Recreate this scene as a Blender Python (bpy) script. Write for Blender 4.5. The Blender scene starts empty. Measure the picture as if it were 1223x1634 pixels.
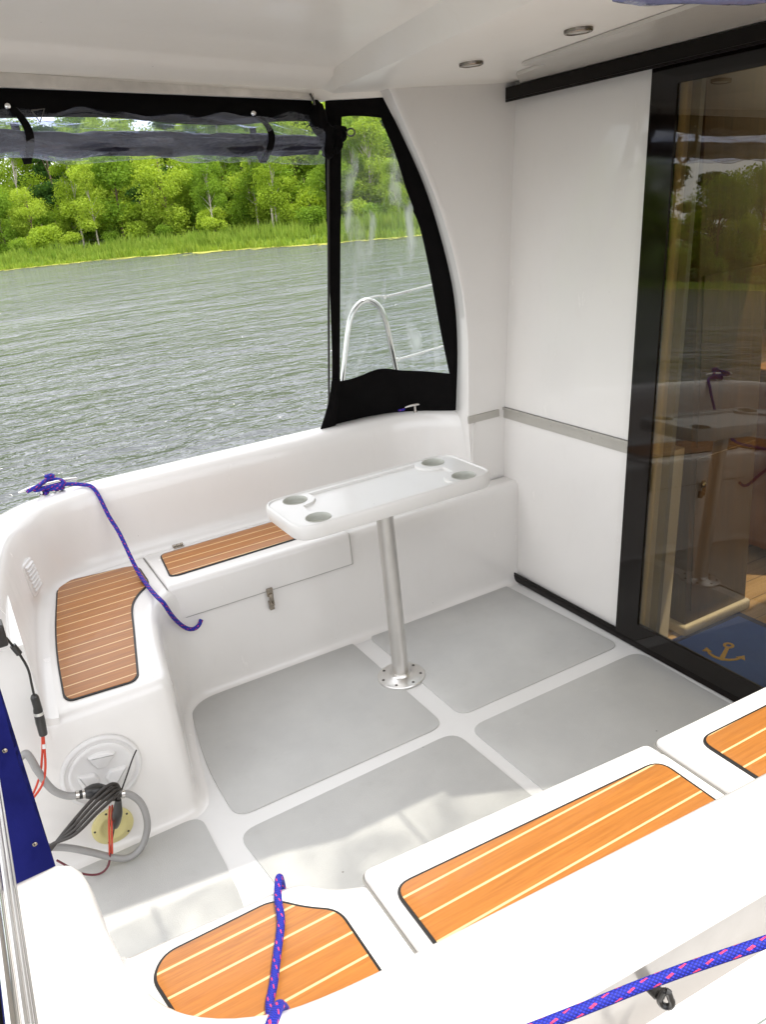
import bpy, bmesh, math, random
from mathutils import Vector, Matrix, noise
from mathutils.geometry import tessellate_polygon
random.seed(7)
S = bpy.context.scene
C = S.collection
PI = math.pi

# ------------------------------------------------------------------ materials
def new_mat(name):
    m = bpy.data.materials.new(name); m.use_nodes = True
    nt = m.node_tree; nt.nodes.clear()
    out = nt.nodes.new('ShaderNodeOutputMaterial')
    return m, nt, out
def N(nt, t, **k):
    n = nt.nodes.new(t)
    for a, b in k.items():
        if a in n.inputs.keys() if hasattr(n.inputs, 'keys') else False: n.inputs[a].default_value = b
        else: setattr(n, a, b)
    return n
def math_n(nt, op, a, b=None, c=None):
    n = nt.nodes.new('ShaderNodeMath'); n.operation = op
    for i, v in enumerate((a, b, c)):
        if v is None: continue
        if isinstance(v, (int, float)): n.inputs[i].default_value = v
        else: nt.links.new(v, n.inputs[i])
    return n.outputs[0]
def mixc(nt, fac, a, b, mode='MIX'):
    n = nt.nodes.new('ShaderNodeMix'); n.data_type = 'RGBA'; n.blend_type = mode
    for s, v in ((n.inputs[0], fac), (n.inputs[6], a), (n.inputs[7], b)):
        if isinstance(v, (int, float)): s.default_value = v
        elif isinstance(v, tuple): s.default_value = (*v, 1) if len(v) == 3 else v
        else: nt.links.new(v, s)
    return n.outputs[2]
def coords(nt, kind='Object', scale=(1, 1, 1)):
    tc = nt.nodes.new('ShaderNodeTexCoord'); mp = nt.nodes.new('ShaderNodeMapping')
    mp.inputs['Scale'].default_value = scale
    nt.links.new(tc.outputs[kind], mp.inputs[0]); return mp.outputs[0]
def noise_n(nt, vec, scale=5, detail=3, rough=.5, dist=0):
    n = nt.nodes.new('ShaderNodeTexNoise'); nt.links.new(vec, n.inputs['Vector'])
    n.inputs['Scale'].default_value = scale; n.inputs['Detail'].default_value = detail
    n.inputs['Roughness'].default_value = rough; n.inputs['Distortion'].default_value = dist
    return n.outputs['Fac']
def ramp(nt, fac, p0, p1):
    n = nt.nodes.new('ShaderNodeMapRange'); nt.links.new(fac, n.inputs[0])
    n.inputs[1].default_value = p0; n.inputs[2].default_value = p1; return n.outputs[0]
def bump(nt, h, strength=.2, dist=.01, prev=None):
    n = nt.nodes.new('ShaderNodeBump'); nt.links.new(h, n.inputs['Height'])
    n.inputs['Strength'].default_value = strength; n.inputs['Distance'].default_value = dist
    if prev is not None: nt.links.new(prev, n.inputs['Normal'])
    return n.outputs[0]
def principled(nt, out, color, rough=.5, metal=0, coat=0, normal=None, spec=None, **k):
    p = nt.nodes.new('ShaderNodeBsdfPrincipled')
    def setv(s, v):
        if isinstance(v, (int, float)): p.inputs[s].default_value = v
        elif isinstance(v, tuple): p.inputs[s].default_value = (*v, 1)
        else: nt.links.new(v, p.inputs[s])
    setv('Base Color', color); setv('Roughness', rough); setv('Metallic', metal); setv('Coat Weight', coat)
    if spec is not None: setv('Specular IOR Level', spec)
    for a, b in k.items(): setv(a.replace('_', ' '), b)
    if normal is not None: nt.links.new(normal, p.inputs['Normal'])
    if out is not None: nt.links.new(p.outputs[0], out.inputs[0])
    return p
def simple(name, color, rough=.5, metal=0, coat=0, var=.06, ns=8, bs=.0, bscale=60, bd=.002, **k):
    m, nt, out = new_mat(name)
    v = coords(nt)
    f = noise_n(nt, v, ns, 4, .6)
    lo = tuple(max(0, c*(1-var)) for c in color); hi = tuple(min(1, c*(1+var)) for c in color)
    col = mixc(nt, ramp(nt, f, .3, .7), lo, hi)
    nrm = bump(nt, noise_n(nt, v, bscale, 2), bs, bd) if bs else None
    rr = math_n(nt, 'ADD', math_n(nt, 'MULTIPLY', f, .12), max(0, rough-.06))
    principled(nt, out, col, rr, metal, coat, nrm, **k)
    return m

def gelcoat(name, base, rough=.22, coat=.5):
    m, nt, out = new_mat(name)
    v = coords(nt)
    big = noise_n(nt, v, 2.2, 4, .6)
    col = mixc(nt, ramp(nt, big, .3, .72), tuple(c*.965 for c in base), base)
    smear = noise_n(nt, coords(nt, 'Object', (6, 6, 2)), 3, 6, .7)
    col = mixc(nt, math_n(nt, 'MULTIPLY', ramp(nt, smear, .55, .8), .10), col, (base[0]*.72, base[1]*.68, base[2]*.62))
    spk = nt.nodes.new('ShaderNodeTexVoronoi'); nt.links.new(v, spk.inputs['Vector']); spk.inputs['Scale'].default_value = 9
    dots = math_n(nt, 'LESS_THAN', spk.outputs['Distance'], .016)
    col = mixc(nt, math_n(nt, 'MULTIPLY', dots, .5), col, (.2, .17, .13))
    rr = math_n(nt, 'ADD', math_n(nt, 'MULTIPLY', smear, .2), rough-.08)
    nb = bump(nt, noise_n(nt, v, 5, 2), .25, .004)
    principled(nt, out, col, rr, 0, coat, nb)
    return m
M = {}
M['gel'] = gelcoat('gelcoat_white', (.80, .772, .738))
M['gel_roof'] = gelcoat('gelcoat_roof', (.92, .885, .82), .35, .2)
M['roof_panel'] = gelcoat('roof_recess_shade', (.60, .57, .52), .35, .2)
M['gel_shade'] = gelcoat('gelcoat_outer_shade', (.31, .285, .26), .3, .2)  # darker gelcoat colour stands in for shade on the near outer face
M['channel_grey'] = simple('grey_green_channel', (.17, .20, .185), .4)
M['gel_floor'] = gelcoat('gelcoat_floor', (.76, .745, .725), .35, .1)
M['table'] = gelcoat('table_plastic', (.70, .68, .65), .34, .12)

def teak():
    m, nt, out = new_mat('teak_deck')
    v = coords(nt)
    sep = nt.nodes.new('ShaderNodeSeparateXYZ'); nt.links.new(v, sep.inputs[0])
    y = math_n(nt, 'DIVIDE', math_n(nt, 'ADD', sep.outputs[1], 10.022), .057)
    fr = math_n(nt, 'FRACT', y); pl = math_n(nt, 'FLOOR', y)
    cv = nt.nodes.new('ShaderNodeCombineXYZ')
    nt.links.new(math_n(nt, 'MULTIPLY', sep.outputs[0], 2.5), cv.inputs[0])
    nt.links.new(math_n(nt, 'MULTIPLY', sep.outputs[1], 60), cv.inputs[1])
    nt.links.new(math_n(nt, 'MULTIPLY', pl, 7.3), cv.inputs[2])
    g = noise_n(nt, cv.outputs[0], 2.2, 5, .65, .6)
    g2 = noise_n(nt, coords(nt, 'Object', (8, 240, 10)), 2, 3, .6)
    wn = nt.nodes.new('ShaderNodeTexWhiteNoise'); wn.noise_dimensions = '1D'; nt.links.new(pl, wn.inputs['W'])
    col = mixc(nt, ramp(nt, g, .3, .7), (.27, .098, .017), (.47, .182, .031))
    col = mixc(nt, math_n(nt, 'MULTIPLY', ramp(nt, g2, .50, .68), .55), col, (.26, .075, .014))
    col = mixc(nt, math_n(nt, 'MULTIPLY', wn.outputs['Value'], .45), col, (.40, .145, .030))
    blot = noise_n(nt, v, 7, 5, .65)
    col = mixc(nt, math_n(nt, 'MULTIPLY', ramp(nt, blot, .5, .8), .3), col, (.30, .14, .05))
    line = math_n(nt, 'LESS_THAN', fr, .085)
    col = mixc(nt, line, col, (.74, .50, .24))
    nb = bump(nt, g2, .12, .001)
    principled(nt, out, col, math_n(nt, 'ADD', math_n(nt, 'MULTIPLY', g, .15), .33), 0, .12, nb)
    return m
M['teak'] = teak()
M['rubber'] = simple('black_rubber', (.012, .011, .010), .5, var=.2)
M['seam'] = simple('seam_grey', (.22, .21, .19), .6)
def nonslip():
    m, nt, out = new_mat('nonslip_grey')
    v = coords(nt)
    f = noise_n(nt, v, 3, 5, .6)
    vo = nt.nodes.new('ShaderNodeTexVoronoi'); nt.links.new(v, vo.inputs['Vector']); vo.inputs['Scale'].default_value = 420
    col = mixc(nt, ramp(nt, f, .3, .7), (.48, .475, .46), (.56, .553, .53))
    scuff = noise_n(nt, coords(nt, 'Object', (9, 40, 9)), 1.5, 5, .7, 1.5)
    col = mixc(nt, math_n(nt, 'MULTIPLY', ramp(nt, scuff, .62, .75), .22), col, (.70, .69, .66))
    dirt = noise_n(nt, v, 14, 6, .7)
    col = mixc(nt, math_n(nt, 'MULTIPLY', ramp(nt, dirt, .58, .8), .18), col, (.32, .29, .25))
    sp = nt.nodes.new('ShaderNodeTexVoronoi'); nt.links.new(v, sp.inputs['Vector']); sp.inputs['Scale'].default_value = 6
    col = mixc(nt, math_n(nt, 'MULTIPLY', math_n(nt, 'LESS_THAN', sp.outputs['Distance'], .018), .6), col, (.12, .10, .08))
    principled(nt, out, col, .48, 0, 0, bump(nt, vo.outputs['Distance'], .35, .0012), spec=.5)
    return m
M['nonslip'] = nonslip()
M['alu'] = simple('brushed_aluminium', (.74, .72, .69), .33, 1, bs=.05, bscale=200)
M['alu_satin'] = simple('satin_aluminium', (.50, .48, .44), .45, .6, var=.08)
M['steel'] = simple('polished_steel', (.72, .70, .67), .12, 1, var=.05)
M['dark_metal'] = simple('dark_metal', (.10, .09, .08), .35, .8)
M['black_alu'] = simple('black_aluminium', (.008, .006, .005), .3, 0, .0, var=.05, ns=2, spec=.15)
M['black_glass'] = simple('black_printed_glass', (.006, .004, .003), .06, 0, 0, var=.0, spec=.35)
M['latch'] = simple('latch_steel', (.34, .30, .25), .25, 1, var=.3)
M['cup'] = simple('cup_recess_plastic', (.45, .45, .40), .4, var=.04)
def fabric(name, base, sheen=0, rough=.85, wv=900):
    m, nt, out = new_mat(name)
    v = coords(nt)
    f = noise_n(nt, v, 6, 4, .6)
    w = nt.nodes.new('ShaderNodeTexChecker'); nt.links.new(v, w.inputs[0]); w.inputs['Scale'].default_value = wv
    col = mixc(nt, ramp(nt, f, .3, .75), tuple(c*.7 for c in base), tuple(min(1, c*1.2) for c in base))
    n1 = bump(nt, noise_n(nt, v, 25, 3), .35, .006)
    principled(nt, out, col, rough, 0, 0, bump(nt, w.outputs['Fac'], .2, .0006, n1), spec=.1)
    return m
M['black_canvas'] = fabric('black_canvas', (.0045, .004, .004), rough=.95)
M['blue_canvas'] = fabric('blue_canvas', (.012, .015, .13))
M['white_fabric'] = fabric('white_webbing', (.66, .62, .56))
def front_only(nt, fac):
    g = nt.nodes.new('ShaderNodeNewGeometry')
    return math_n(nt, 'MULTIPLY', fac, math_n(nt, 'SUBTRACT', 1.0, g.outputs['Backfacing']))
def vinyl(name, tint, alpha, rough=.06, bs=.6, bscale=14, body=(.6, .65, .75), stretch=(1, 1, 1), patchy=False, glare_streak=False):
    m, nt, out = new_mat(name)
    v = coords(nt, 'Object', stretch)
    nb = bump(nt, noise_n(nt, v, bscale, 3, .5, .8), bs, .02)
    tr = nt.nodes.new('ShaderNodeBsdfTransparent'); tr.inputs[0].default_value = (*tint, 1)
    df = nt.nodes.new('ShaderNodeBsdfDiffuse'); df.inputs[0].default_value = (*body, 1)
    gl = nt.nodes.new('ShaderNodeBsdfGlossy'); gl.inputs['Roughness'].default_value = rough
    nt.links.new(nb, gl.inputs['Normal']); nt.links.new(nb, df.inputs['Normal'])
    fr = nt.nodes.new('ShaderNodeFresnel'); fr.inputs[0].default_value = 1.5; nt.links.new(nb, fr.inputs['Normal'])
    a = nt.nodes.new('ShaderNodeMixShader'); a.inputs[0].default_value = alpha
    if glare_streak: nt.links.new(math_n(nt, 'ADD', math_n(nt, 'MULTIPLY', ramp(nt, noise_n(nt, coords(nt, 'Object', (16, 16, .5)), 1, 2, .4, .3), .54, .76), .45), .04), a.inputs[0])  # pale vertical reflections painted into the film
    if patchy: nt.links.new(math_n(nt, 'ADD', math_n(nt, 'MULTIPLY', ramp(nt, noise_n(nt, coords(nt), 4, 2, .5, 1.2), .35, .65), .6), .15), a.inputs[0])
    nt.links.new(tr.outputs[0], a.inputs[1]); nt.links.new(df.outputs[0], a.inputs[2])
    b = nt.nodes.new('ShaderNodeMixShader'); nt.links.new(front_only(nt, fr.outputs[0]), b.inputs[0])
    nt.links.new(a.outputs[0], b.inputs[1]); nt.links.new(gl.outputs[0], b.inputs[2])
    nt.links.new(b.outputs[0], out.inputs[0])
    return m
M['vinyl_roll'] = vinyl('clear_vinyl_roll', (.92, .94, 1.0), .06, .06, .9, 11, (.70, .76, .92), stretch=(.5, 1.6, 1.6))
M['vinyl_window'] = vinyl('clear_vinyl_window', (.93, .95, .95), .06, .05, .14, 4, (.85, .9, .88), stretch=(7, 7, .35), glare_streak=True)
M['vinyl_sun_film'] = vinyl('sun_softening_vinyl', (.86, .87, .83), .42, .08, .4, 6, patchy=True)  # for the added sun film; patchy alpha breaks up light on the floor
M['vinyl_blue'] = vinyl('blue_vinyl_roll', (.45, .50, .75), .55, .12, .5, 9, (.30, .32, .52))
M['dark_roll'] = simple('tinted_border_roll', (.008, .008, .020), .42, 0, .05, var=.8, ns=9, bs=1.0, bscale=14, bd=.03, spec=.25)
def glass(name, tint, ior=1.7):
    m, nt, out = new_mat(name)
    tr = nt.nodes.new('ShaderNodeBsdfTransparent'); tr.inputs[0].default_value = (*tint, 1)
    gl = nt.nodes.new('ShaderNodeBsdfGlossy'); gl.inputs['Roughness'].default_value = .0
    
    gl.inputs[0].default_value = (.95, .93, .85, 1)
    fr = nt.nodes.new('ShaderNodeFresnel'); fr.inputs[0].default_value = ior
    b = nt.nodes.new('ShaderNodeMixShader'); nt.links.new(front_only(nt, fr.outputs[0]), b.inputs[0])
    nt.links.new(tr.outputs[0], b.inputs[1]); nt.links.new(gl.outputs[0], b.inputs[2])
    nt.links.new(b.outputs[0], out.inputs[0]); return m
M['door_glass'] = glass('smoked_door_glass', (.68, .61, .46), 1.75)
M['cabin_glass'] = glass('cabin_glass', (.75, .78, .76), 1.5)
def rope_mat():
    m, nt, out = new_mat('blue_red_rope')
    tc = nt.nodes.new('ShaderNodeTexCoord')
    sep = nt.nodes.new('ShaderNodeSeparateXYZ'); nt.links.new(tc.outputs['UV'], sep.inputs[0])
    u, l = sep.outputs[0], sep.outputs[1]           # u around 0..1, l metres along
    s1 = math_n(nt, 'FRACT', math_n(nt, 'ADD', math_n(nt, 'MULTIPLY', u, 8), math_n(nt, 'MULTIPLY', l, 230)))
    s2 = math_n(nt, 'FRACT', math_n(nt, 'SUBTRACT', math_n(nt, 'MULTIPLY', u, 8), math_n(nt, 'MULTIPLY', l, 230)))
    h = math_n(nt, 'MULTIPLY', math_n(nt, 'PINGPONG', s1, .5), math_n(nt, 'PINGPONG', s2, .5))
    fl = math_n(nt, 'FRACT', math_n(nt, 'ADD', math_n(nt, 'MULTIPLY', u, 3), math_n(nt, 'MULTIPLY', l, 28)))
    fk = math_n(nt, 'FRACT', math_n(nt, 'SUBTRACT', math_n(nt, 'MULTIPLY', l, 56), math_n(nt, 'MULTIPLY', u, 2)))
    fz = noise_n(nt, tc.outputs['Object'], 60, 2)
    fl = math_n(nt, 'ADD', fl, math_n(nt, 'MULTIPLY', fz, .25))
    red = math_n(nt, 'MULTIPLY', math_n(nt, 'LESS_THAN', fl, .30), math_n(nt, 'LESS_THAN', fk, .5))
    col = mixc(nt, math_n(nt, 'MULTIPLY', h, 4), (.010, .012, .16), (.030, .050, .66))
    col = mixc(nt, red, col, (.60, .045, .13))
    principled(nt, out, col, .6, 0, 0, bump(nt, h, .9, .003), spec=.3)
    return m
M['rope'] = rope_mat()
M['hose'] = simple('grey_pvc_hose', (.30, .29, .28), .35, 0, .2)
M['black_plastic'] = simple('black_plastic', (.02, .018, .016), .35, 0, .2, var=.2)
M['brown_cable'] = simple('brown_cable', (.022, .016, .012), .38, 0, .1, var=.2)
M['red_wire'] = simple('red_wire', (.55, .05, .02), .35)
M['purple_wire'] = simple('dark_red_wire', (.14, .03, .04), .4)
M['yellowed'] = simple('yellowed_plastic', (.70, .62, .28), .4)
M['white_plastic'] = simple('white_plastic', (.74, .72, .70), .3, 0, .2, var=.03)
M['jamb_grey'] = simple('jamb_grey', (.22, .22, .23), .5)
M['lens'] = simple('frosted_lens', (.55, .53, .48), .3)
M['ring'] = simple('downlight_ring', (.28, .24, .20), .25, .9)
M['mat_blue'] = fabric('blue_carpet', (.03, .14, 1.0), rough=.95, wv=500)
M['mat_edge'] = fabric('dark_blue_carpet_edge', (.01, .02, .20), rough=.95, wv=500)
M['gold'] = fabric('gold_pile', (1.0, .62, .12), rough=.9, wv=500)
def wood(name, a, b, axis='Z', sc=1.0, rough=.4, planks=0):
    m, nt, out = new_mat(name)
    s = {'Z': (22, 22, 1.3), 'X': (1.3, 22, 22), 'Y': (22, 1.3, 22)}[axis]
    g = noise_n(nt, coords(nt, 'Object', tuple(q*sc for q in s)), 2, 5, .65, .8)
    col = mixc(nt, ramp(nt, g, .28, .72), a, b)
    nb = None
    if planks:
        v = coords(nt); sep = nt.nodes.new('ShaderNodeSeparateXYZ'); nt.links.new(v, sep.inputs[0])
        f = math_n(nt, 'FRACT', math_n(nt, 'DIVIDE', math_n(nt, 'ADD', sep.outputs[1], 10), planks))
        col = mixc(nt, math_n(nt, 'LESS_THAN', f, .04), col, tuple(c*.35 for c in a))
    principled(nt, out, col, rough, 0, .2, nb); return m
M['wood_dark'] = wood('varnished_wood', (.070, .036, .013), (.145, .080, .028))
M['wood_orange'] = wood('orange_wood', (.30, .12, .03), (.46, .20, .05))
M['wood_floor'] = wood('light_wood_floor', (.42, .28, .15), (.62, .45, .27), 'X', planks=.11)
M['upholstery'] = fabric('brown_upholstery', (.16, .09, .05))
M['dock_plank'] = wood('weathered_planks', (.12, .10, .08), (.24, .21, .17), 'Y', rough=.85)
M['dock_wood'] = wood('weathered_post', (.10, .08, .06), (.24, .20, .16), 'Z', rough=.8)
def leaf(name, a, b):
    m, nt, out = new_mat(name)
    oi = nt.nodes.new('ShaderNodeObjectInfo')
    f = noise_n(nt, coords(nt, 'Object'), 1.3, 3, .6)
    f2 = noise_n(nt, coords(nt, 'Object'), 9, 1, .6)
    mixf = math_n(nt, 'ADD', math_n(nt, 'MULTIPLY', oi.outputs['Random'], .55), math_n(nt, 'MULTIPLY', ramp(nt, f, .3, .7), .45))
    col = mixc(nt, mixf, a, b)
    col = mixc(nt, math_n(nt, 'MULTIPLY', ramp(nt, f2, .4, .7), .35), col, tuple(c*.72 for c in a))
    d = nt.nodes.new('ShaderNodeBsdfDiffuse'); t = nt.nodes.new('ShaderNodeBsdfTranslucent')
    nt.links.new(col, d.inputs[0])
    nt.links.new(mixc(nt, 1.0, col, (1.25, 1.2, .5), 'MULTIPLY'), t.inputs[0])
    ms = nt.nodes.new('ShaderNodeMixShader'); ms.inputs[0].default_value = .42
    nt.links.new(d.outputs[0], ms.inputs[1]); nt.links.new(t.outputs[0], ms.inputs[2])
    nt.links.new(ms.outputs[0], out.inputs[0]); return m
M['leaf_bright'] = leaf('bright_leaves', (.24, .36, .035), (.44, .55, .085))
M['leaf_mid'] = leaf('mid_green_leaves', (.16, .28, .035), (.31, .44, .065))
M['leaf_dark'] = leaf('pine_needles', (.035, .090, .022), (.080, .15, .040))
M['reed'] = leaf('reed_blades', (.20, .32, .050), (.42, .46, .11))
M['bark'] = simple('bark_brown', (.16, .11, .075), .9, var=.4, ns=12)
M['bark_birch'] = simple('bark_pale', (.48, .42, .36), .85, var=.35, ns=14)
M['ground'] = simple('bank_soil_and_grass', (.12, .19, .035), .95, var=.5, ns=3, bs=.5, bscale=8, bd=.1)
M['weed'] = simple('yellow_green_water_weed', (.42, .42, .07), .9, var=.3, ns=6)
def water():
    m, nt, out = new_mat('river_water')
    v = coords(nt, 'Object', (1, 1, 1))
    v2 = coords(nt, 'Object', (.95, 1.25, 1))
    a = noise_n(nt, v2, .75, 4, .55, .4); b = noise_n(nt, v2, 4.2, 3, .6, .6); c = noise_n(nt, v, 15, 2, .5, .5)
    pat = ramp(nt, noise_n(nt, coords(nt, 'Object', (.10, .28, 1)), 1, 4, .6), .3, .7)
    pm = math_n(nt, 'ADD', math_n(nt, 'MULTIPLY', pat, .75), .35)
    n1 = bump(nt, math_n(nt, 'MULTIPLY', a, pm), 1.0, .48); n2 = bump(nt, math_n(nt, 'MULTIPLY', b, pm), 1.0, .13, n1); n3 = bump(nt, c, .5, .012, n2)
    f = noise_n(nt, v, .12, 3)
    col = mixc(nt, f, (.078, .084, .088), (.110, .116, .120))
    principled(nt, out, col, .10, 0, 0, n3, IOR=1.40)
    return m
M['water'] = water()

# ------------------------------------------------------------------ object helpers
def finish(me, smooth=True, ang=38):
    if smooth:
        me.polygons.foreach_set('use_smooth', [True]*len(me.polygons))
        me.set_sharp_from_angle(angle=math.radians(ang))
    me.update()
def origin_of(parent):
    o = Vector((0, 0, 0)); p = parent
    while p: o += p.location; p = p.parent
    return o
def mk(name, verts, faces, mat, parent=None, smooth=True, ang=38, midx=None, uvs=None, loc=None):
    """verts in world coordinates; one mesh object"""
    base = Vector(loc) if loc is not None else Vector((0, 0, 0))
    off = origin_of(parent) + base
    me = bpy.data.meshes.new(name)
    me.from_pydata([tuple(Vector(v)-off) for v in verts], [], faces)
    bm = bmesh.new(); bm.from_mesh(me); bmesh.ops.recalc_face_normals(bm, faces=bm.faces); bm.to_mesh(me); bm.free()
    for m in (mat if isinstance(mat, (list, tuple)) else [mat]): me.materials.append(M[m])
    if midx:
        for p, i in zip(me.polygons, midx): p.material_index = i
    if uvs:
        ul = me.uv_layers.new(name='UVMap')
        for lp in me.loops: ul.data[lp.index].uv = uvs[lp.vertex_index]
    finish(me, smooth, ang)
    o = bpy.data.objects.new(name, me); C.objects.link(o)
    o.location = base
    if parent: o.parent = parent
    return o
def tag(o, label=None, cat=None, group=None, kind=None):
    if label: o['label'] = label
    if cat: o['category'] = cat
    if group: o['group'] = group
    if kind: o['kind'] = kind
    return o
def thing(name, label, cat, loc=(0, 0, 0), group=None):
    o = bpy.data.objects.new(name, None); C.objects.link(o); o.location = loc; o.empty_display_size = .1
    return tag(o, label, cat, group)

class B:
    """collects shapes for one mesh"""
    def __init__(s): s.v = []; s.f = []; s.m = []; s.uv = []
    def add(s, v, f, mi=0, uv=None):
        k = len(s.v); s.v += [tuple(p) for p in v]; s.f += [tuple(i+k for i in q) for q in f]; s.m += [mi]*len(f)
        s.uv += uv if uv else [(0, 0)]*len(v)
        return s
    def build(s, name, mat, parent=None, smooth=True, ang=38, uv=False, loc=None):
        return mk(name, s.v, s.f, mat, parent, smooth, ang, s.m, s.uv if uv else None, loc)
def loft(secs, closed=False, cap0=False, cap1=False, ring=False):
    n = len(secs[0]); v = [p for s in secs for p in s]; f = []
    for i in range(len(secs)-1 + (1 if ring else 0)):
        a = i*n; b = ((i+1) % len(secs))*n
        for j in range(n if closed else n-1):
            k = (j+1) % n; f.append((a+j, a+k, b+k, b+j))
    if cap0: f.append(tuple(range(n))[::-1])
    if cap1: f.append(tuple(range((len(secs)-1)*n, len(secs)*n)))
    return v, f
def box(x0, x1, y0, y1, z0, z1, b=0):
    if b <= 0:
        v = [(x, y, z) for z in (z0, z1) for x, y in ((x0, y0), (x1, y0), (x1, y1), (x0, y1))]
        return v, [(3, 2, 1, 0), (4, 5, 6, 7), (0, 1, 5, 4), (1, 2, 6, 5), (2, 3, 7, 6), (3, 0, 4, 7)]
    bm = bmesh.new(); bmesh.ops.create_cube(bm, size=1)
    for q in bm.verts: q.co = Vector((x0+(q.co.x+.5)*(x1-x0), y0+(q.co.y+.5)*(y1-y0), z0+(q.co.z+.5)*(z1-z0)))
    bmesh.ops.bevel(bm, geom=bm.edges[:], offset=b, segments=3, profile=.5, affect='EDGES')
    bm.verts.index_update(); v = [tuple(q.co) for q in bm.verts]; f = [tuple(q.index for q in g.verts) for g in bm.faces]
    bm.free(); return v, f
def cat(pts, n=6, closed=False):
    P = [Vector(p) for p in pts]; out = []; L = len(P)
    for i in range(L if closed else L-1):
        if closed: a, b, c, d = P[i-1], P[i], P[(i+1) % L], P[(i+2) % L]
        else: a, b, c, d = P[max(i-1, 0)], P[i], P[i+1], P[min(i+2, L-1)]
        for k in range(n):
            t = k/n
            out.append(.5*((2*b)+(c-a)*t+(2*a-5*b+4*c-d)*t*t+(3*b-a-3*c+d)*t**3))
    if not closed: out.append(P[-1])
    return out
def tube(pts, r, seg=10, n=6, smooth=True, caps=True, flat=1.0):
    P = cat(pts, n) if smooth else [Vector(p) for p in pts]
    R = r if isinstance(r, (list, tuple)) else None
    secs = []; uv = []; prev = None; l = 0
    for i, p in enumerate(P):
        t = (P[min(i+1, len(P)-1)]-P[max(i-1, 0)]).normalized()
        if prev is None: nrm = t.cross(Vector((0, 0, 1))); nrm = nrm if nrm.length > .1 else t.cross(Vector((1, 0, 0)))
        else: nrm = prev - t*prev.dot(t)
        nrm.normalize(); prev = nrm; bn = t.cross(nrm)
        if i: l += (p-P[i-1]).length
        if R: q = i/(len(P)-1)*(len(R)-1); k = min(int(q), len(R)-2); rr = R[k]+(R[k+1]-R[k])*(q-k)
        else: rr = r
        secs.append([p+nrm*rr*math.cos(a)+bn*rr*math.sin(a)*flat for a in [2*PI*j/seg for j in range(seg+1)]])
        uv += [(j/seg, l) for j in range(seg+1)]
    v, f = loft(secs)
    if caps: f.append(tuple(range(seg))[::-1]); k = (len(secs)-1)*(seg+1); f.append(tuple(range(k, k+seg)))
    return v, f, uv
def lathe(prof, center, axis=(0, 0, 1), seg=32):
    ax = Vector(axis).normalized(); u = ax.orthogonal().normalized(); w = ax.cross(u); c = Vector(center)
    secs = [[c+ax*h+u*r*math.cos(a)+w*r*math.sin(a) for a in [2*PI*j/seg for j in range(seg)]] for r, h in prof]
    return loft(secs, True, True, True)
def rpoly(pts, r, n=6):
    out = []; L = len(pts)
    for i, p in enumerate(pts):
        rr = r[i] if isinstance(r, (list, tuple)) else r
        p = Vector(p).to_2d(); a = Vector(pts[i-1]).to_2d(); c = Vector(pts[(i+1) % L]).to_2d()
        d1 = (a-p); d2 = (c-p); q = min(rr, d1.length*.48, d2.length*.48)
        A = p+d1.normalized()*q; Bp = p+d2.normalized()*q
        for k in range(n+1):
            t = k/n; out.append(tuple((1-t)**2*A+2*t*(1-t)*p+t*t*Bp))
    return out
def offset(poly, d):
    """inward offset of a CCW polygon"""
    area = sum(poly[i-1][0]*poly[i][1]-poly[i][0]*poly[i-1][1] for i in range(len(poly)))
    s = 1 if area > 0 else -1; out = []
    for i, p in enumerate(poly):
        a = Vector(poly[i-1]); b = Vector(p); c = Vector(poly[(i+1) % len(poly)])
        e = (b-a).normalized()+(c-b).normalized()
        e = e.normalized() if e.length > 1e-6 else (c-b).normalized()
        out.append((p[0]-e.y*d*s, p[1]+e.x*d*s))
    return out
def slab(poly, z0, z1, bev=0, seg=4, bottom=True):
    secs = [[(x, y, z0) for x, y in poly]]
    if bev:
        for k in range(seg+1):
            a = k/seg*PI/2; q = offset(poly, bev*(1-math.cos(a)))
            secs.append([(x, y, z1-bev+bev*math.sin(a)) for x, y in q])
    else: secs.append([(x, y, z1) for x, y in poly])
    return loft(secs, True, bottom, True)
def poly_holes(outer, holes, z, b, mi=0, flip=False):
    loops = [[Vector((x, y, 0)) for x, y in l] for l in [outer]+holes]
    tr = tessellate_polygon(loops); flat = [(p.x, p.y, z) for l in loops for p in l]
    b.add(flat, [tuple(t) for t in tr], mi)
def circ(cx, cy, r, n=28): return [(cx+r*math.cos(2*PI*i/n), cy+r*math.sin(2*PI*i/n)) for i in range(n)]

# ------------------------------------------------------------------ world, sun, camera
SUN_DIR = Vector((.28, -.32, 1.0)).normalized()
elev = math.asin(SUN_DIR.z); az = math.atan2(SUN_DIR.x, SUN_DIR.y)
w = bpy.data.worlds.new('World'); S.world = w; w.use_nodes = True
nt = w.node_tree; nt.nodes.clear()
wo = nt.nodes.new('ShaderNodeOutputWorld'); bg = nt.nodes.new('ShaderNodeBackground')
sky = nt.nodes.new('ShaderNodeTexSky'); sky.sky_type = 'NISHITA'; sky.sun_disc = False
sky.sun_elevation = elev; sky.sun_rotation = az; sky.air_density = 1.2; sky.dust_density = 2.0
tc = nt.nodes.new('ShaderNodeTexCoord'); sp = nt.nodes.new('ShaderNodeSeparateXYZ'); nt.links.new(tc.outputs['Generated'], sp.inputs[0])
zz = math_n(nt, 'ADD', math_n(nt, 'MAXIMUM', sp.outputs[2], 0), .22)
cv = nt.nodes.new('ShaderNodeCombineXYZ')
nt.links.new(math_n(nt, 'DIVIDE', sp.outputs[0], zz), cv.inputs[0]); nt.links.new(math_n(nt, 'DIVIDE', sp.outputs[1], zz), cv.inputs[1])
cl = ramp(nt, noise_n(nt, cv.outputs[0], 1.1, 6, .58, .3), .32, .52)
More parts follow.
